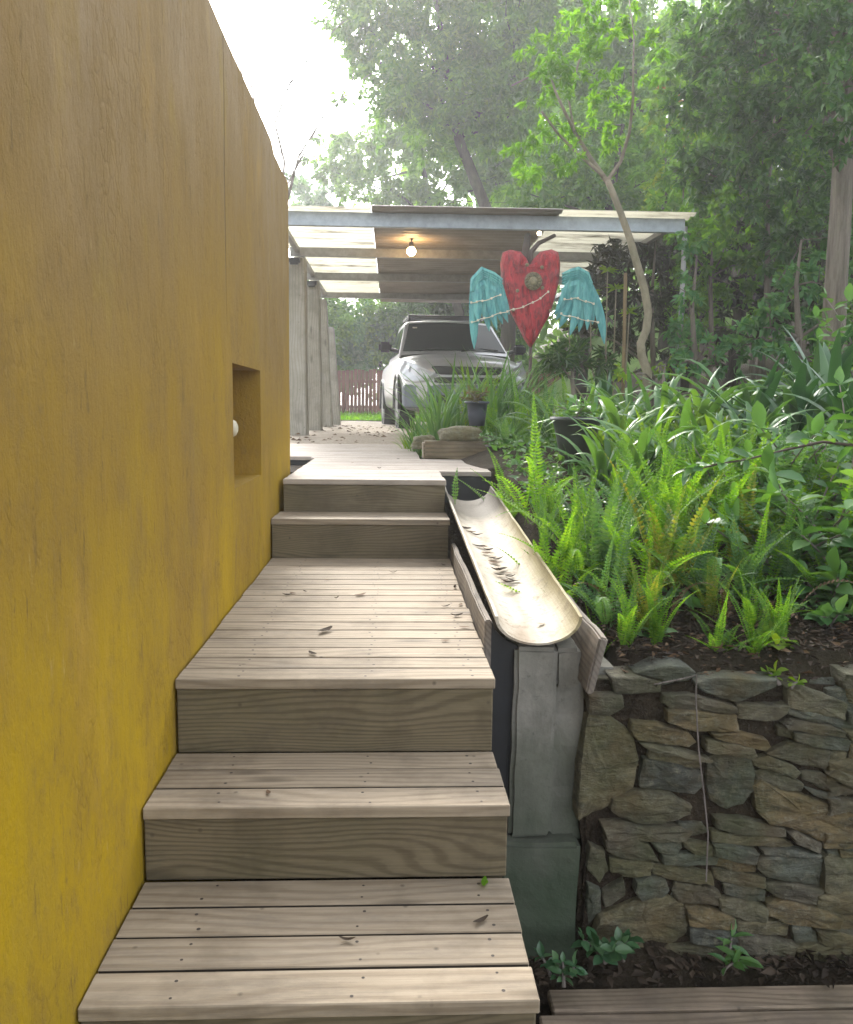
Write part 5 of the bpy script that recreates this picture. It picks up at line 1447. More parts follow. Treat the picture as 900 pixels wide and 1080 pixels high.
shrub('olive shrub at the foot of the slender forked tree', 700, 6.9, [(705, 388, 14, 12), (690, 398, 14, 8), (660, 395, 16, 10)], 't_yellow', 2200, 0.03, 0.06, 57)
shrub('reddish tipped sapling top among the pale trees left of the dark tree', 712, 11.5, [(702, 95, 9, 9), (714, 110, 9, 12), (720, 140, 9, 14)], 'red_tip', 2200, 0.045, 0.09, 58, 'sapling', LEAF4, r0=0.02)
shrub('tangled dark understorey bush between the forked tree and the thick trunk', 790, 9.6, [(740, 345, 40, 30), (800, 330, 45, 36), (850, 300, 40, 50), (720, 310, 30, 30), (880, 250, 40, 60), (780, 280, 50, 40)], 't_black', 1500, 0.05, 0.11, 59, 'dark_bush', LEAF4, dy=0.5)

# ---- bare tree against the sky beyond the wall
Y = 13.0
b = tr(292, 420, Y); b.z = gz(b.x, Y) - 0.1
mb = MB()
def twig(pts, r0, sub=3, seed=0):
    rr = random.Random(seed)
    w3 = [tr(x, y, Y + rr.uniform(-.3, .3)) - b for x, y in pts]
    mb.tube(w3, [r0 * (1 - 0.75 * k / (len(w3) - 1)) for k in range(len(w3))], 6)
    for k in range(1, len(w3)):
        for _ in range(sub):
            s = w3[k - 1].lerp(w3[k], rr.random()); d = (w3[k] - w3[k - 1]).normalized()
            e = s + (d + Vector((rr.uniform(-.8, .8), rr.uniform(-.6, .6), rr.uniform(0, .7)))) * rr.uniform(.1, .4)
            mb.tube([s, s.lerp(e, .5) + Vector((0, 0, .02)), e], [r0 * .35, r0 * .25, r0 * .12], 5)
mb.tube([Vector((0, 0, 0)), tr(294, 300, Y) - b, tr(296, 240, Y) - b], [0.09, 0.07, 0.05], 8)
twig([(296, 240), (300, 170), (290, 130), (305, 90), (330, 55), (362, 22)], 0.022, 3, 1)
twig([(296, 240), (315, 165), (340, 125), (372, 92)], 0.022, 3, 2)
twig([(300, 200), (322, 160), (352, 100)], 0.015, 3, 3)
twig([(294, 230), (272, 130), (262, 70), (258, 30)], 0.018, 4, 4)
twig([(285, 180), (250, 60), (251, 5)], 0.014, 3, 5)
twig([(296, 240), (316, 150), (318, 110)], 0.012, 2, 6)
twig([(296, 240), (303, 205), (306, 195)], 0.014, 4, 7)
root = empty('bare_tree', b, 'leafless tree with thin twigs against the white sky beyond the yellow wall', 'tree')
mb.build('trunk', M['twig'], root, smooth=True)
# ------------------------------------------------------------------ bed plants
def Q(px, py, z):
    d = CR * ((px - 450) / F) - CU * ((py - 540) / F) + CF
    return d * (z / d.z)

def frond(verts, faces, az, lean, length, width, rr, base=(0, 0, 0), droop=0.5, pairs=None):
    """sword fern frond: a thin stem with many short leaflets in two rows"""
    pairs = pairs or int(length / 0.0135)
    d = Vector((math.cos(az), math.sin(az), 0)); side = Vector((-d.y, d.x, 0))
    tw = rr.uniform(-0.5, 0.5)
    pts = []; p = Vector(base); ang = lean
    n = pairs; st = length / n
    for i in range(n + 1):
        t = i / n
        pts.append((p.copy(), ang, t))
        ang = lean + droop * t * t
        p = p + (d * math.sin(ang) + Vector((0, 0, math.cos(ang)))) * st
    def tri(vs, fs):
        o = len(verts); verts.extend(vs); faces.extend([tuple(k + o for k in f) for f in fs])
    # stem
    r0 = 0.0022
    vs = []
    for (q, a, t) in pts[::3]:
        r = r0 * (1 - .7 * t)
        vs += [q - side * r, q + side * r]
    m = len(vs) // 2
    tri(vs, [(2 * i, 2 * i + 1, 2 * i + 3, 2 * i + 2) for i in range(m - 1)])
    for (q, a, t) in pts[1:]:
        if t < 0.10: continue
        ax = d * math.sin(a) + Vector((0, 0, math.cos(a)))
        nr = d * math.cos(a) - Vector((0, 0, math.sin(a)))
        sd_ = (side * math.cos(tw * t) + nr * math.sin(tw * t)).normalized()
        prof = min(1, (t - 0.05) / 0.25) ** 0.6 * (1 - max(0, t - 0.45) / 0.55 * 0.9) if t < 1 else .1
        for s_ in (-1, 1):
            l = width * prof * rr.uniform(0.85, 1.1); w_ = st * 0.92
            o_ = (sd_ * s_ + ax * (0.16 + 0.25 * t) - nr * 0.10 * 1).normalized()
            up_ = ax
            b = q
            tip = b + o_ * l - nr * l * 0.12
            mid = b + o_ * l * .5 + nr * l * .05
            tri([b, mid + up_ * w_ * .5, tip, mid - up_ * w_ * .62], [(0, 1, 2), (0, 2, 3)])

def fern_mesh(name, n, h, seed, spread=0.5, width=0.030, droop=0.7):
    rr = random.Random(seed); v = []; f = []
    for i in range(n):
        az = 2 * math.pi * (i + rr.uniform(-.3, .3)) / n
        ln = h * rr.uniform(0.55, 1.15)
        frond(v, f, az, rr.uniform(0.04, spread), ln, width * rr.uniform(.85, 1.15), rr, (rr.uniform(-.03, .03), rr.uniform(-.03, .03), 0), rr.uniform(0.15, droop) * rr.uniform(.4, 1))
    me = bpy.data.meshes.new(name); me.from_pydata([tuple(x) for x in v], [], f); me.update()
    return me
FERN = []
for k in range(6):
    FERN.append(fern_mesh('sword_fern', 8 + k % 4, 0.44 + .05 * (k % 2), 100 + k, 0.5 + 0.5 * (k % 2), 0.038, 1.4 + 0.6 * (k % 2)))
FERNM = []
for i, me in enumerate(FERN):
    me.materials.append(M['fern']); 
    m2 = me.copy(); m2.materials.clear(); m2.materials.append(M['fern_blue'])
    m3 = me.copy(); m3.materials.clear(); m3.materials.append(M['fern_old']); FERNM.append((me, m2, m3))
def fern(x, y, sc, k, label, blue=False, group='sword ferns in the raised bed', z=None, rz=None, tilt=(0, 0)):
    o = bpy.data.objects.new('sword_fern', FERNM[k % 6][int(blue)]); COL.objects.link(o)
    o.location = (x, y, (gz(x, y) if z is None else z) - 0.01); o.rotation_euler = (tilt[0], tilt[1], random.uniform(0, 6.3) if rz is None else rz)
    o.scale = (sc, sc, sc * random.uniform(.95, 1.1))
    return tag(o, label, 'fern', group)
rowname = {0: 'front row', 1: 'second row', 2: 'third row', 3: 'fourth row', 4: 'back row'}
kk = 0
for ri, (y, x0, stepx, sc) in enumerate(((2.60, 0.66, 0.13, 0.72), (2.82, 0.62, 0.11, 0.95), (3.08, 0.60, 0.115, 1.08), (3.42, 0.62, 0.13, 1.08), (3.85, 1.08, 0.15, 1.0))):
    x = x0; j = 0
    xmax = (905 - 411) / 900 * y
    while x < xmax:
        j += 1; kk += 1
        yy = y + random.uniform(-.09, .09)
        if ri == 0 and j in (3, 6): x += stepx; continue
        s = sc * random.uniform(.72, 1.12)
        if x > 1.15 and ri < 3: s *= 0.8
        if ri == 3 and x < 0.95: s *= 0.6
        tall = 'tall' if s > 0.92 else ('short' if s < 0.62 else 'upright')
        q_ = random.random(); blue = 1 if q_ < 0.3 else (2 if q_ < 0.42 else 0)
        fern(x + random.uniform(-.03, .03), yy, s, kk, f"{tall} {('bright', 'grey', 'yellowing')[blue]} green sword fern, {ORD[j]} from the trough in the {rowname[ri]}", blue)
        x += stepx * random.uniform(.85, 1.15)
for k, (x, y, sc, lab) in enumerate(((0.80, 2.46, .5, 'small sword fern at the wall edge above the big boulder'), (1.08, 2.40, .45, 'small sword fern drooping over the top yellow slab of the wall'), (0.64, 2.62, .7, 'sword fern leaning over the broken soil plank'), (0.66, 2.95, .8, 'sword fern arching over the right rim of the trough'), (0.70, 2.44, .55, 'small sword fern spilling over the wall top nearest the trough plank'), (0.98, 2.42, .42, 'small sword fern at the wall edge above the hanging stem'), (1.17, 2.45, .5, 'sword fern at the wall edge near the right side'))):
    fern(x, y, sc, k + 2, lab)
# the big bright clump by the head of the trough, and singles
for k, (px, py, Y, sc, lab) in enumerate(((560, 560, 3.75, 1.05, 'large lime green sword fern beside the upper end of the trough'), (585, 565, 3.6, 0.5, 'smaller lime sword fern below the large green pot'), (540, 540, 4.1, 0.8, 'sword fern leaning over the head of the trough'),
                            (612, 570, 3.6, 0.5, 'sword fern just right of the lime fern clump beside the trough'))):
    p = P(px, py, Y); fern(p.x, p.y, sc, k + 1, lab)
fern(0.60, 2.42, 0.33, 3, 'tiny sword fern at the broken front end of the soil plank')
v = []; f = []; frond(v, f, 1.2, 0.02, 0.17, 0.020, random.Random(3)); me = bpy.data.meshes.new('fern_frond'); me.from_pydata([tuple(x) for x in v], [], f); me.materials.append(M['fern_blue'])
o = bpy.data.objects.new('fern_frond', me); COL.objects.link(o); o.location = P(480, 532, 3.95); tag(o, 'single small blue green fern frond standing against the end of the top step', 'fern')

# dry fronds bent over between the green ones
for k, (px, py, Y, az, lab) in enumerate(((648, 690, 2.62, 3.6, 'dry brown fern frond bent over the soil nearest the trough plank'), (705, 675, 2.66, 5.2, 'dry brown fern frond lying out over the bare soil in mid bed'), (765, 690, 2.6, 4.2, 'dry brown fern frond drooping towards the stone wall'), (835, 680, 2.66, 5.6, 'dry brown fern frond on the soil toward the right edge'))):
    v = []; f = []; frond(v, f, az, 0.5, 0.24, 0.022, random.Random(40 + k), (0, 0, 0), 1.5)
    me = bpy.data.meshes.new('dry_frond'); me.from_pydata([tuple(x) for x in v], [], f); me.materials.append(M['dead'])
    p = P(px, py, Y); o = bpy.data.objects.new('dry_frond', me); COL.objects.link(o); o.location = (p.x, p.y, gz(p.x, p.y) + .01); tag(o, lab, 'fern frond')
# ---- strap leaved clumps
def strap_mesh(name, n, ln, wd, seed, spread=1.0, droop=1.3, fan=None):
    rr = random.Random(seed); V = []; Fc = []
    for i in range(n):
        az = (2 * math.pi * i / n + rr.uniform(-.4, .4)) if fan is None else fan + (1 if i % 2 else -1) * rr.uniform(0.05, 1.2) + (math.pi if i % 2 else 0)
        d = Vector((math.cos(az), math.sin(az), 0)); sd_ = Vector((-d.y, d.x, 0))
        L_ = ln * rr.uniform(.6, 1.1); W_ = wd * rr.uniform(.8, 1.15); lean = rr.uniform(.05, spread) * 0.55; dr = droop * rr.uniform(.5, 1.2)
        p = Vector((rr.uniform(-.03, .03), rr.uniform(-.03, .03), 0)); m = 9; o = len(V)
        tws = rr.uniform(-.5, .5)
        for j in range(m + 1):
            t = j / m; a = lean + dr * t ** 1.6
            ax = d * math.sin(a) + Vector((0, 0, math.cos(a))); nr = d * math.cos(a) - Vector((0, 0, math.sin(a)))
            w_ = W_ * (0.55 + 0.9 * t if t < .5 else 1.0) * (1 if t < .55 else max(0.02, 1 - ((t - .55) / .45) ** 2.0))
            s_ = sd_ * math.cos(tws * t) + nr * math.sin(tws * t)
            V += [p - s_ * w_ / 2 - nr * w_ * -.12, p - nr * w_ * 0.10, p + s_ * w_ / 2 - nr * w_ * -.12]
            p = p + ax * L_ / m
        for j in range(m):
            for q in (0, 1):
                a = o + j * 3 + q; Fc.append((a, a + 1, a + 4, a + 3))
    me = bpy.data.meshes.new(name); me.from_pydata([tuple(x) for x in V], [], Fc)
    me.polygons.foreach_set('use_smooth', [True] * len(Fc)); me.update(); return me
STR = {}
for nm, mt, n, ln, wd, sp, dr in (('agapanthus', 'strap', 24, 0.55, 0.040, 1.2, 2.0), ('clivia', 'strap_dark', 20, 0.62, 0.060, 1.3, 1.2), ('lime_strap_plant', 'lime', 16, 0.42, 0.032, 1.0, 1.1), ('grass_tuft', 'strap', 60, 0.45, 0.010, 1.0, 1.2), ('grass_tuft_lime', 'lime', 50, 0.38, 0.010, 1.0, 1.2)):
    STR[nm] = []
    for k in range(3):
        me = strap_mesh(nm, n, ln, wd, 300 + k * 7 + len(nm), sp, dr); me.materials.append(M[mt]); STR[nm].append(me)
def strap(kind, p, sc, k, label, cat, group, name=None):
    o = bpy.data.objects.new(name or kind, STR[kind][k % 3]); COL.objects.link(o)
    o.location = p; o.rotation_euler = (0, 0, random.uniform(0, 6.28)); o.scale = (sc, sc, sc)
    return tag(o, label, cat, group)
def onbed(px, py, Y, dz=-0.02):
    p = P(px, py, Y); return Vector((p.x, Y, gz(p.x, Y) + dz))
AG = 'arching strap leaved plants across the bed'
for k, (px, Y, sc, where) in enumerate(((640, 4.25, .95, 'just right of the large green pot'), (675, 4.15, 1.0, 'behind the tallest bright ferns'), (712, 4.3, 1.05, 'in the middle of the bed'), (750, 4.15, 1.0, 'below the dark clivia clumps'), (790, 4.3, 1.0, 'left of the leafy branch'),
                          (655, 4.9, 1.1, 'behind the large green pot'), (695, 5.1, 1.1, 'in front of the forked tree'), (735, 4.9, 1.1, 'in front of the pale shrub'), (770, 5.3, 1.2, 'behind the lime strap plant'), (620, 5.4, 1.0, 'beneath the right wing of the heart'), (665, 5.7, 1.1, 'nearest the foot of the forked tree'), (585, 5.6, .9, 'beneath the heart sculpture'), (830, 4.2, 0.9, 'below the largest clivia'))):
    strap('agapanthus', onbed(px, 470, Y), sc, k, f'arching green strap leaved clump {where}', 'plant', AG)
for k, (px, Y, sc, where) in enumerate(((838, 4.6, 1.05, 'largest, near the right edge below the thick trunk'), (795, 4.9, .95, 'left of the largest clump'), (880, 4.7, 1.15, 'right of the largest clump'), (905, 4.2, 1.1, 'cut by the right edge of the view'), (860, 5.5, 1.1, 'behind, at the foot of the thick trunk'), (640, 6.2, 0.9, 'small, left of the forked tree foot'))):
    strap('clivia', onbed(px, 430, Y), sc, k, f'dark broad strap leaved clivia clump, {where}', 'plant', 'dark clivia clumps')
for k, (px, Y, sc, where) in enumerate(((757, 4.55, 1.1, 'in front of the dark clivia'), (720, 4.75, 1.0, 'between the arching strap clumps'), (650, 4.6, 1.0, 'right of the large pot'), (625, 4.9, .9, 'behind the large pot'), (685, 4.5, 1.0, 'amid the middle of the bed'), (600, 5.9, 0.9, 'under the tip of the right wing'))):
    strap('lime_strap_plant', onbed(px, 450, Y), sc, k, f'lime green strap leaved plant {where}', 'plant', 'lime green strap plants')
for k, (px, Y, sc, kind, where) in enumerate(((440, 6.6, 1.1, 'grass_tuft', 'left of the sleeper against the path'), (462, 6.35, 1.6, 'grass_tuft', 'tallest, behind the mossy rock'), (478, 6.7, 1.75, 'grass_tuft', 'in front of the car headlight'), (452, 7.1, 1.0, 'grass_tuft_lime', 'beside the car wheel'), (500, 6.9, 1.9, 'grass_tuft_lime', 'behind the small pot'), (520, 6.5, 1.7, 'grass_tuft', 'in front of the car grille'), (545, 6.7, 1.6, 'grass_tuft', 'under the tip of the heart'), (430, 7.0, .6, 'grass_tuft_lime', 'shortest, at the path edge'), (470, 5.95, .5, 'grass_tuft_lime', 'beside the mossy rock'), (560, 6.1, .9, 'grass_tuft_lime', 'right of the low pot'), (540, 5.75, .6, 'grass_tuft', 'behind the small dark rock'))):
    strap(kind, onbed(px, 450, Y), sc, k, f'grassy tuft of thin leaves {where}', 'grass tuft', 'grassy tufts by the path', 'grass_tuft')
# feathery olive ferns around the pots
for k, (px, Y, sc, where) in enumerate(((520, 6.0, .85, 'right of the small pot'), (548, 5.9, .95, 'left of the large pot behind the sleeper'), (575, 5.7, 1.0, 'behind the bright clump of ferns'), (600, 6.3, 1.1, 'under the right wing'), (560, 6.6, 1.1, 'around the stake of the heart'), (535, 5.3, .7, 'over the low dark bowl'), (590, 5.2, .8, 'touching the large pot'), (630, 6.6, 1.0, 'left of the forked tree'))):
    p = onbed(px, 450, Y); fern(p.x, p.y, sc, k, f'feathery fern {where}', k % 3 == 2, 'feathery ferns near the pots')
# plants in the pots
v = []
def leafy(name, origin, n_stem, h, lw, ll, mat, seed, label, cat, spread=0.6, per=9, group=None, parent=None, arch=0.3, base=OVAL, pairs=True):
    rr = random.Random(seed); pos = []; ax = []; mb = MB()
    for i in range(n_stem):
        az = rr.uniform(0, 6.28); ln = h * rr.uniform(.6, 1.1); sp = rr.uniform(.05, spread)
        d = Vector((math.cos(az), math.sin(az), 0)); p = Vector((rr.uniform(-.04, .04), rr.uniform(-.04, .04), 0)); pts = [p.copy()]
        m = per
        for j in range(m):
            a = sp + arch * (j / m) * 1.6
            p = p + (d * math.sin(a) + Vector((0, 0, math.cos(a)))) * ln / m
            pts.append(p.copy())
            if j >= 1:
                for s_ in (0, 1):
                    b = az + j * 1.57 + s_ * math.pi + rr.uniform(-.4, .4)
                    pos.append(tuple(p)); ax.append((math.cos(b), math.sin(b), rr.uniform(-.25, .45)))
        pos.append(tuple(p)); ax.append((d.x * .3, d.y * .3, 1))
        mb.tube(pts, [0.006 * (1 - .6 * k / len(pts)) for k in range(len(pts))], 5)
    pos = np.array(pos); ax = np.array(ax)
    g = np.random.default_rng(seed); s = g.uniform(.6, 1.2, len(pos))
    up = norm(np.array([0, 0, 1.0]) + .3 * g.normal(size=pos.shape))
    root = empty(name, origin, label, cat, group)
    mk('foliage', scatter_mesh('foliage', base, pos, ax, up, lw * s, ll * s), M[mat], root)
    mb.build('stem', M['twig'], root, smooth=True)
    return root
leafy('succulent', pb + Vector((0, 0, 0.15)), 14, 0.11, 0.016, 0.05, 'succ', 5, 'bronze green succulent spilling from the small blue grey pot', 'plant', 1.1, 6, arch=.6)
leafy('pot_plant', gp + Vector((0, 0, 0.22)), 9, 0.15, 0.028, 0.06, 'broad', 6, 'green leafy plant growing in the large green pot', 'plant', 1.0, 7, arch=.6)
leafy('bowl_plant', dp_ + Vector((0, 0, 0.09)), 12, 0.14, 0.022, 0.045, 'broad', 7, 'small leaved plant growing in the low dark bowl', 'plant', 1.0, 6, arch=.6)
BG = 'broad leaved plants at the right of the bed'
for k, (px, Y, n, h, lw, ll, mat, where) in enumerate(((880, 3.05, 9, 0.62, 0.062, 0.115, 'broad', 'tall, at the right edge above the ferns'), (845, 3.15, 7, 0.48, 0.055, 0.10, 'broad', 'left of the tallest one at the right edge'), (905, 2.85, 8, 0.5, 0.06, 0.11, 'broad', 'cut by the right edge of the view'), (885, 2.68, 6, 0.22, 0.05, 0.085, 'broad', 'low, above the right end of the stone wall'), (860, 3.6, 8, 0.55, 0.06, 0.12, 'fern_blue', 'greyish, below the dark clivia'), (800, 3.6, 6, 0.45, 0.05, 0.10, 'broad', 'among the taller ferns'), (820, 3.0, 6, 0.34, 0.05, 0.09, 'broad', 'short, between the ferns in front'), (900, 3.7, 8, 0.75, 0.06, 0.12, 'broad', 'tallest, rising at the right edge behind the others'), (760, 3.7, 5, 0.42, 0.045, 0.09, 'fern_blue', 'greyish, in the middle of the fern rows'), (895, 5.6, 8, 0.8, 0.06, 0.11, 'broad', 'far one against the thick trunk'))):
    leafy('broad_leaved_plant', onbed(px, 600, Y), n, h, lw, ll, mat, 400 + k, f'broad leaved plant with oval leaves, {where}', 'plant', .7, 8, BG)
# arching branch crossing the ferns
mb = MB(); Y = 2.95
pts = [P(x, y, Y + .1 * math.sin(i)) for i, (x, y) in enumerate(((905, 470), (868, 466), (830, 474), (790, 484), (755, 490), (728, 497)))]
b = pts[0].copy(); root = empty('leafy_branch', (b.x, b.y, b.z), 'long thin branch with pale oval leaves arching across the ferns from the right', 'branch')
pts = [p - b for p in pts] 
g0 = Vector((0.30, 0.15, gz(b.x + .3, Y + .15) - b.z))
mb.tube([g0, g0 * .5 + Vector((0.05, 0, .08))] + pts, [0.008, 0.007, .006, .0055, .005, .004, .0035, .002], 6); mb.build('stem', M['rod'], root, smooth=True)
pos = []; ax = []
for i in range(40):
    t = random.uniform(0, len(pts) - 1.01); k = int(t); p = pts[k].lerp(pts[k + 1], t - k); a = random.choice((-1, 1))
    pos.append(tuple(p)); ax.append((-.5 + random.uniform(-.4, .4), a * random.uniform(.2, .8), random.uniform(-.5, .4)))
pos = np.array(pos); ax = np.array(ax); up = norm(np.array([0, 0, 1.]) + .35 * rng.normal(size=pos.shape)); s = rng.uniform(.6, 1.2, len(pos))
mk('foliage', scatter_mesh('foliage', OVAL, pos, ax, up, .036 * s, .085 * s), M['broad'], root)
# rosettes on canes left of the forked tree
root = empty('rosette_cane', onbed(650, 380, 7.7), 'thin cane plant with spiky light green rosettes left of the forked tree', 'plant')
b = Vector(root.location)
mb = MB(); pos = []; ax = []
for (px, py, r) in ((641, 286, .085), (623, 309, .07), (664, 330, .07), (600, 345, .06), (650, 305, .05)):
    tip = P(px, py, 7.7) - b
    mb.tube([Vector((0, 0, -.05)), Vector((tip.x * .9, tip.y, tip.z * .5)), tip], [.009, .007, .005], 6)
    for k in range(16):
        a = k * 2.4; pos.append(tuple(tip)); ax.append((math.cos(a), math.sin(a), random.uniform(-.3, .7)))
pos = np.array(pos); ax = np.array(ax); s = rng.uniform(.8, 1.2, len(pos))
mk('foliage', scatter_mesh('foliage', LEAF4, pos, ax, np.tile([0, 0, 1.], (len(pos), 1)) + .1, .02 * s, .10 * s), M['lime'], root)
mb.build('stem', M['bark_pale'], root, smooth=True)
# weeds at the foot and on top of the stone wall
for k, (px, py, Y, n, h, lw, ll, mat, lab) in enumerate(((645, 1012, 2.2, 7, 0.07, .030, .05, 'strap_dark', 'dark green weed at the foot of the stone wall below the big boulder'), (768, 1018, 2.19, 3, .06, .02, .06, 'broad', 'small weed at the foot of the stone wall below its middle'), (588, 1032, 2.12, 5, .06, .022, .04, 'strap_dark', 'dark weed in the corner between the stairs and the lower boards'),
                                                   (828, 726, 2.28, 3, .05, .028, .032, 'lime', 'little clover weed hanging over the top of the stone wall'), (820, 712, 2.42, 3, .05, .04, .045, 'lime', 'two leaved bright seedling on the soil above the wall'), (683, 682, 2.5, 2, .03, .035, .06, 'fern_blue', 'pale seedling on the soil right of the trough plank'), (875, 655, 2.6, 5, .10, .045, .06, 'broad', 'low bright weed on the soil at the right edge'), (775, 690, 2.45, 3, .03, .018, .03, 'fern_blue', 'grey green seedling on the soil above the wall middle'))):
    p = P(px, py, Y)
    if py < 720: p.z = gz(p.x, p.y) - .005
    leafy('weed', p, n, h, lw, ll, mat, 500 + k, lab, 'weed', .9, 4, arch=.5)
# hanging dry stem on the wall
pts = [P(x, y, 2.262 - .004 * i) for i, (x, y) in enumerate(((690, 722), (720, 716), (735, 712), (734, 735), (737, 790), (743, 840), (747, 880), (745, 930)))]
mb = MB(); mb.tube(pts, 0.0022, 5); o = mb.build('hanging_stem', M['twig'], None, origin=tuple(pts[2])); tag(o, 'thin dry stem dangling down the face of the stone wall', 'stem')
mb = MB()
for (p0, p1) in (((655, 705), (735, 712)), ((770, 720), (850, 690)), ((690, 690), (740, 700)), ((830, 705), (900, 700))):
    a = P(p0[0], p0[1], 2.42); b_ = P(p1[0], p1[1], 2.40); m_ = a.lerp(b_, .5) + Vector((0, 0, .02))
    mb = MB(); mb.tube([a, m_, b_], [.005, .0045, .003], 5); o = mb.build('twig', M['twig'], None, origin=tuple(a)); tag(o, 'dry grey twig lying on the soil along the top of the stone wall', 'twig', 'twigs on the soil')

# ---- ground cover and litter
def stuff(name, n, xr, yr, mat, lw, ll, label, zoff=0.01, upj=.5, seed=1, tilt=.5, base=LEAF4, zf=gz, mask=None):
    g = np.random.default_rng(seed); x = g.uniform(*xr, n); y = g.uniform(*yr, n)
    if mask is not None:
        k = np.array([mask(a, b) for a, b in zip(x, y)]); x = x[k]; y = y[k]
    z = np.array([zf(a, b) for a, b in zip(x, y)]) + zoff + g.uniform(0, .02, len(x))
    pos = np.stack([x, y, z], 1); ax = np.stack([g.normal(size=len(x)), g.normal(size=len(x)), g.uniform(-.1, tilt, len(x))], 1)
    up = norm(np.array([0, 0, 1.]) + upj * g.normal(size=pos.shape)); s = g.uniform(.5, 1.4, len(x))
    o = mk(name, scatter_mesh(name, base, pos, ax, up, lw * s, ll * s), M[mat]); o['kind'] = 'stuff'; o['label'] = label; o['category'] = 'ground cover'
    return o
bedmask = lambda a, b: a > 0.63 + (0.0 if b < 5 else 0)
stuff('leaf_litter', 16000, (0.6, 2.6), (2.32, 4.2), 'dead_dark', .010, .030, 'brown leaf litter covering the soil of the bed', 0.006, .6, 2, .25, mask=bedmask)
stuff('leaf_litter', 900, (0.6, 2.2), (2.32, 3.0), 'dead', .011, .030, 'paler dry leaf litter along the soil above the wall', 0.012, .6, 3, .3, mask=bedmask)
stuff('ground_cover', 13000, (0.62, 4.2), (2.62, 6.8), 'broad', .026, .05, 'low green ground cover between the ferns', 0.03, .6, 4, .9, mask=bedmask)
stuff('ground_cover', 9000, (0.25, 5.5), (5.7, 10), 't_mid', .03, .07, 'low weeds under the shrubs', 0.03, .6, 5, .9)
stuff('leaf_litter', 260, (-1.3, 0.9), (7.8, 14), 'dead', .03, .055, 'fallen leaves over the path', 0.034, .3, 6, .1)
stuff('grass', 9000, (-3, 3), (18.6, 24), 't_lime', .02, .12, 'mown lawn grass', 0.03, .5, 7, 2.0)
stuff('leaf_litter', 500, (0.35, 2.0), (2.18, 2.30), 'dead_dark', .018, .04, 'dead leaves in the earth strip at the foot of the wall', 0.05, .6, 8, .3, zf=lambda a, b: -1.645)

# ---- fallen leaves, each its own object
def dry_leaf(ln, wd, curl, seed):
    rr = random.Random(seed); n = 7; V = []; Fc = []
    for j in range(n + 1):
        t = j / n; w_ = wd * math.sin(math.pi * min(.97, t * .93 + .05)) ** .8
        y = ln * (t - .5); z = curl * ln * (1 - math.cos((t - .5) * 3.0)) + .002
        k = curl * .9
        V += [(-w_ * .5, y, z + w_ * k), (-w_ * .25, y, z + w_ * k * .25), (0, y, z), (w_ * .25, y, z + w_ * k * .3), (w_ * .5 + rr.uniform(-.002, .002), y, z + w_ * k * 1.1)]
    for j in range(n):
        for i in range(4): a = j * 5 + i; Fc.append((a, a + 1, a + 6, a + 5))
    me = bpy.data.meshes.new('dry_leaf'); me.from_pydata(V, [], Fc); me.materials.append(M['dead_dark' if seed % 3 else 'dead']); me.update(); return me
DL = [dry_leaf(.042 + .006 * (k % 3), .015 + .006 * (k % 2), .07 + .07 * (k % 3), 600 + k) for k in range(6)]
def drop(p, k, label, group, sc=1.0, tilt=(0, 0), me=None, rz=None):
    o = bpy.data.objects.new('dry_leaf', me or DL[k % 6]); COL.objects.link(o); o.location = p; o.rotation_euler = (tilt[0], tilt[1], random.uniform(0, 6.28) if rz is None else rz); o.scale = (sc,) * 3
    return tag(o, label, 'leaf', group)
spots = [(380, 628), (343, 666), (355, 631), (309, 626), (322, 624), (303, 628), (345, 612), (468, 596), (480, 620), (486, 638), (470, 640), (482, 650), (490, 662), (330, 690), (415, 604), (470, 676)]
for k, (x, y) in enumerate(spots):
    p = Q(x, y, hC + .002); big = (k < 2)
    drop(p, k, 'largest dark curled leaf lying mid landing' if k == 0 else ('second curled leaf lying nearer the landing front' if k == 1 else 'small dry leaf lying on the landing boards'), None if big else 'dry leaves on the landing', 1.25 if big else random.uniform(.45, .8))
tw = [(497, 547), (492, 545), (503, 550), (508, 570), (505, 571), (515, 574), (512, 580), (519, 586), (524, 588), (521, 592), (530, 601), (525, 603), (535, 606), (527, 609), (538, 611), (532, 615), (541, 616), (536, 618), (570, 661)]
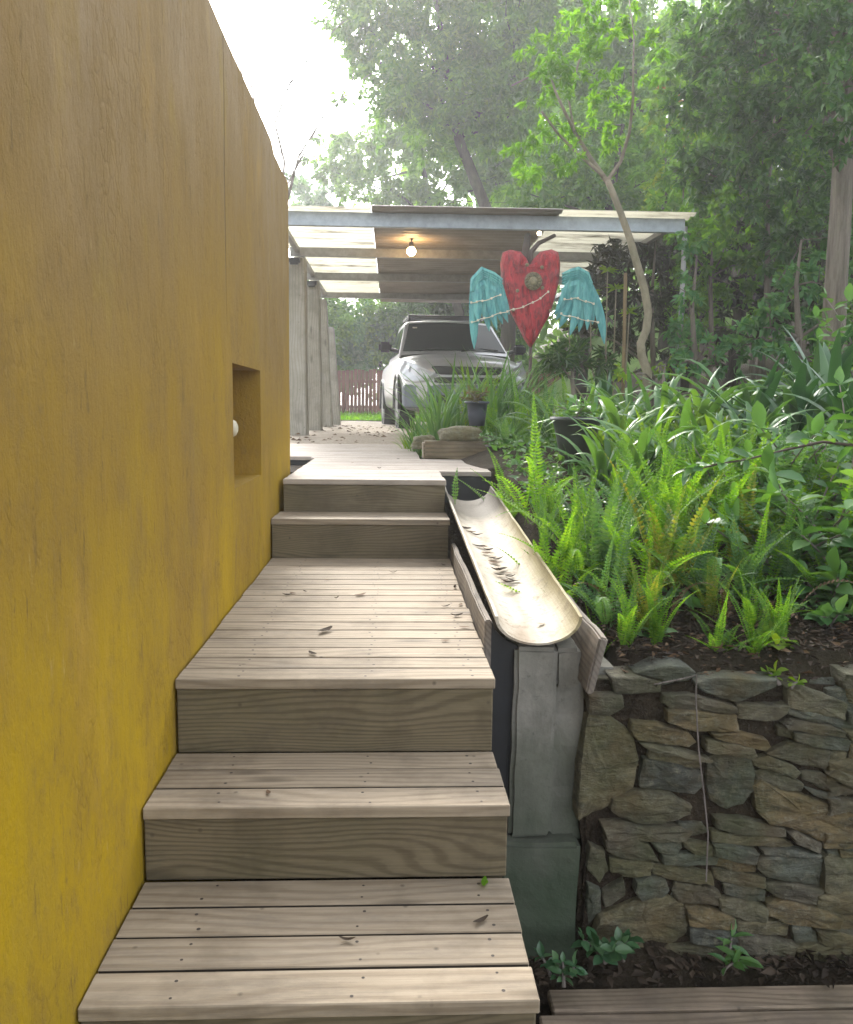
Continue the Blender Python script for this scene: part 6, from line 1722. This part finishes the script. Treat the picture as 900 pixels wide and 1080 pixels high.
for k, (x, y) in enumerate(tw):
    t = (y - 545) / (668 - 545); Yt = 3.55 - 1.18 * t
    yc = Yt - TY0; cx = 0.415 - .028 * yc / 1.95; zc = -0.575 + .185 * yc / 1.95
    p = P(x, y, Yt); dx = max(-.08, min(.08, p.x - cx)); z = zc - 0.66 * math.sqrt(.113 ** 2 - dx * dx) + .004
    drop((cx + dx, Yt, z), k, 'curled brown leaf lying in a row along the trough' if k < 18 else 'lone curled leaf near the front lip of the trough', 'curled leaves in the trough' if k < 18 else None, random.uniform(.75, 1.15), (R(5), dx * 4), rz=random.uniform(1.0, 2.2))
gm = DL[0].copy(); gm.materials.clear(); gm.materials.append(M['t_lime'])
drop(Q(511, 931, hA + .004), 0, 'small green leaf on the right end of the bottom tread', None, .9, me=gm, rz=-.2)
drop(Q(507, 972, hA + .003), 4, 'thin dark leaf on the right of the bottom tread', None, .8)
drop(Q(283, 836, hB + .003), 3, 'tiny curled leaf on the middle tread', None, .5, rz=.3)
drop(Q(366, 992, hA + .003), 2, 'thin curled leaf on the middle of the bottom tread', None, .6)
drop(Q(307, 489, hE + .004), 1, 'orange brown leaf on the upper deck at the wall corner', None, .9)
for k, (x, y) in enumerate(((436, 520 + 16), (455, 538), (400, 494), (372, 488), (420, 484))):
    z = hD if y > 530 else hE
    drop(Q(x, y, z + .003), k, 'small dry leaf on the narrow upper step' if z == hD else 'small dry leaf on the upper deck', 'leaves on the upper step' if z == hD else 'leaves on the upper deck', .6)

# ---- haze
HAZE = 0.0032
if HAZE:
    hm = bpy.data.materials.new('pale_haze'); hm.use_nodes = True; t = hm.node_tree; t.nodes.clear()
    out = t.nodes.new('ShaderNodeOutputMaterial'); pv = t.nodes.new('ShaderNodeVolumePrincipled')
    pv.inputs['Color'].default_value = (0.93, 0.95, 0.97, 1); pv.inputs['Density'].default_value = HAZE; pv.inputs['Anisotropy'].default_value = 0.6
    t.links.new(pv.outputs[0], out.inputs['Volume'])
    mb = MB(); mb.box(-170, 170, -65, 230, -4.0, 22); o = mb.build('haze', hm); o['kind'] = 'stuff'
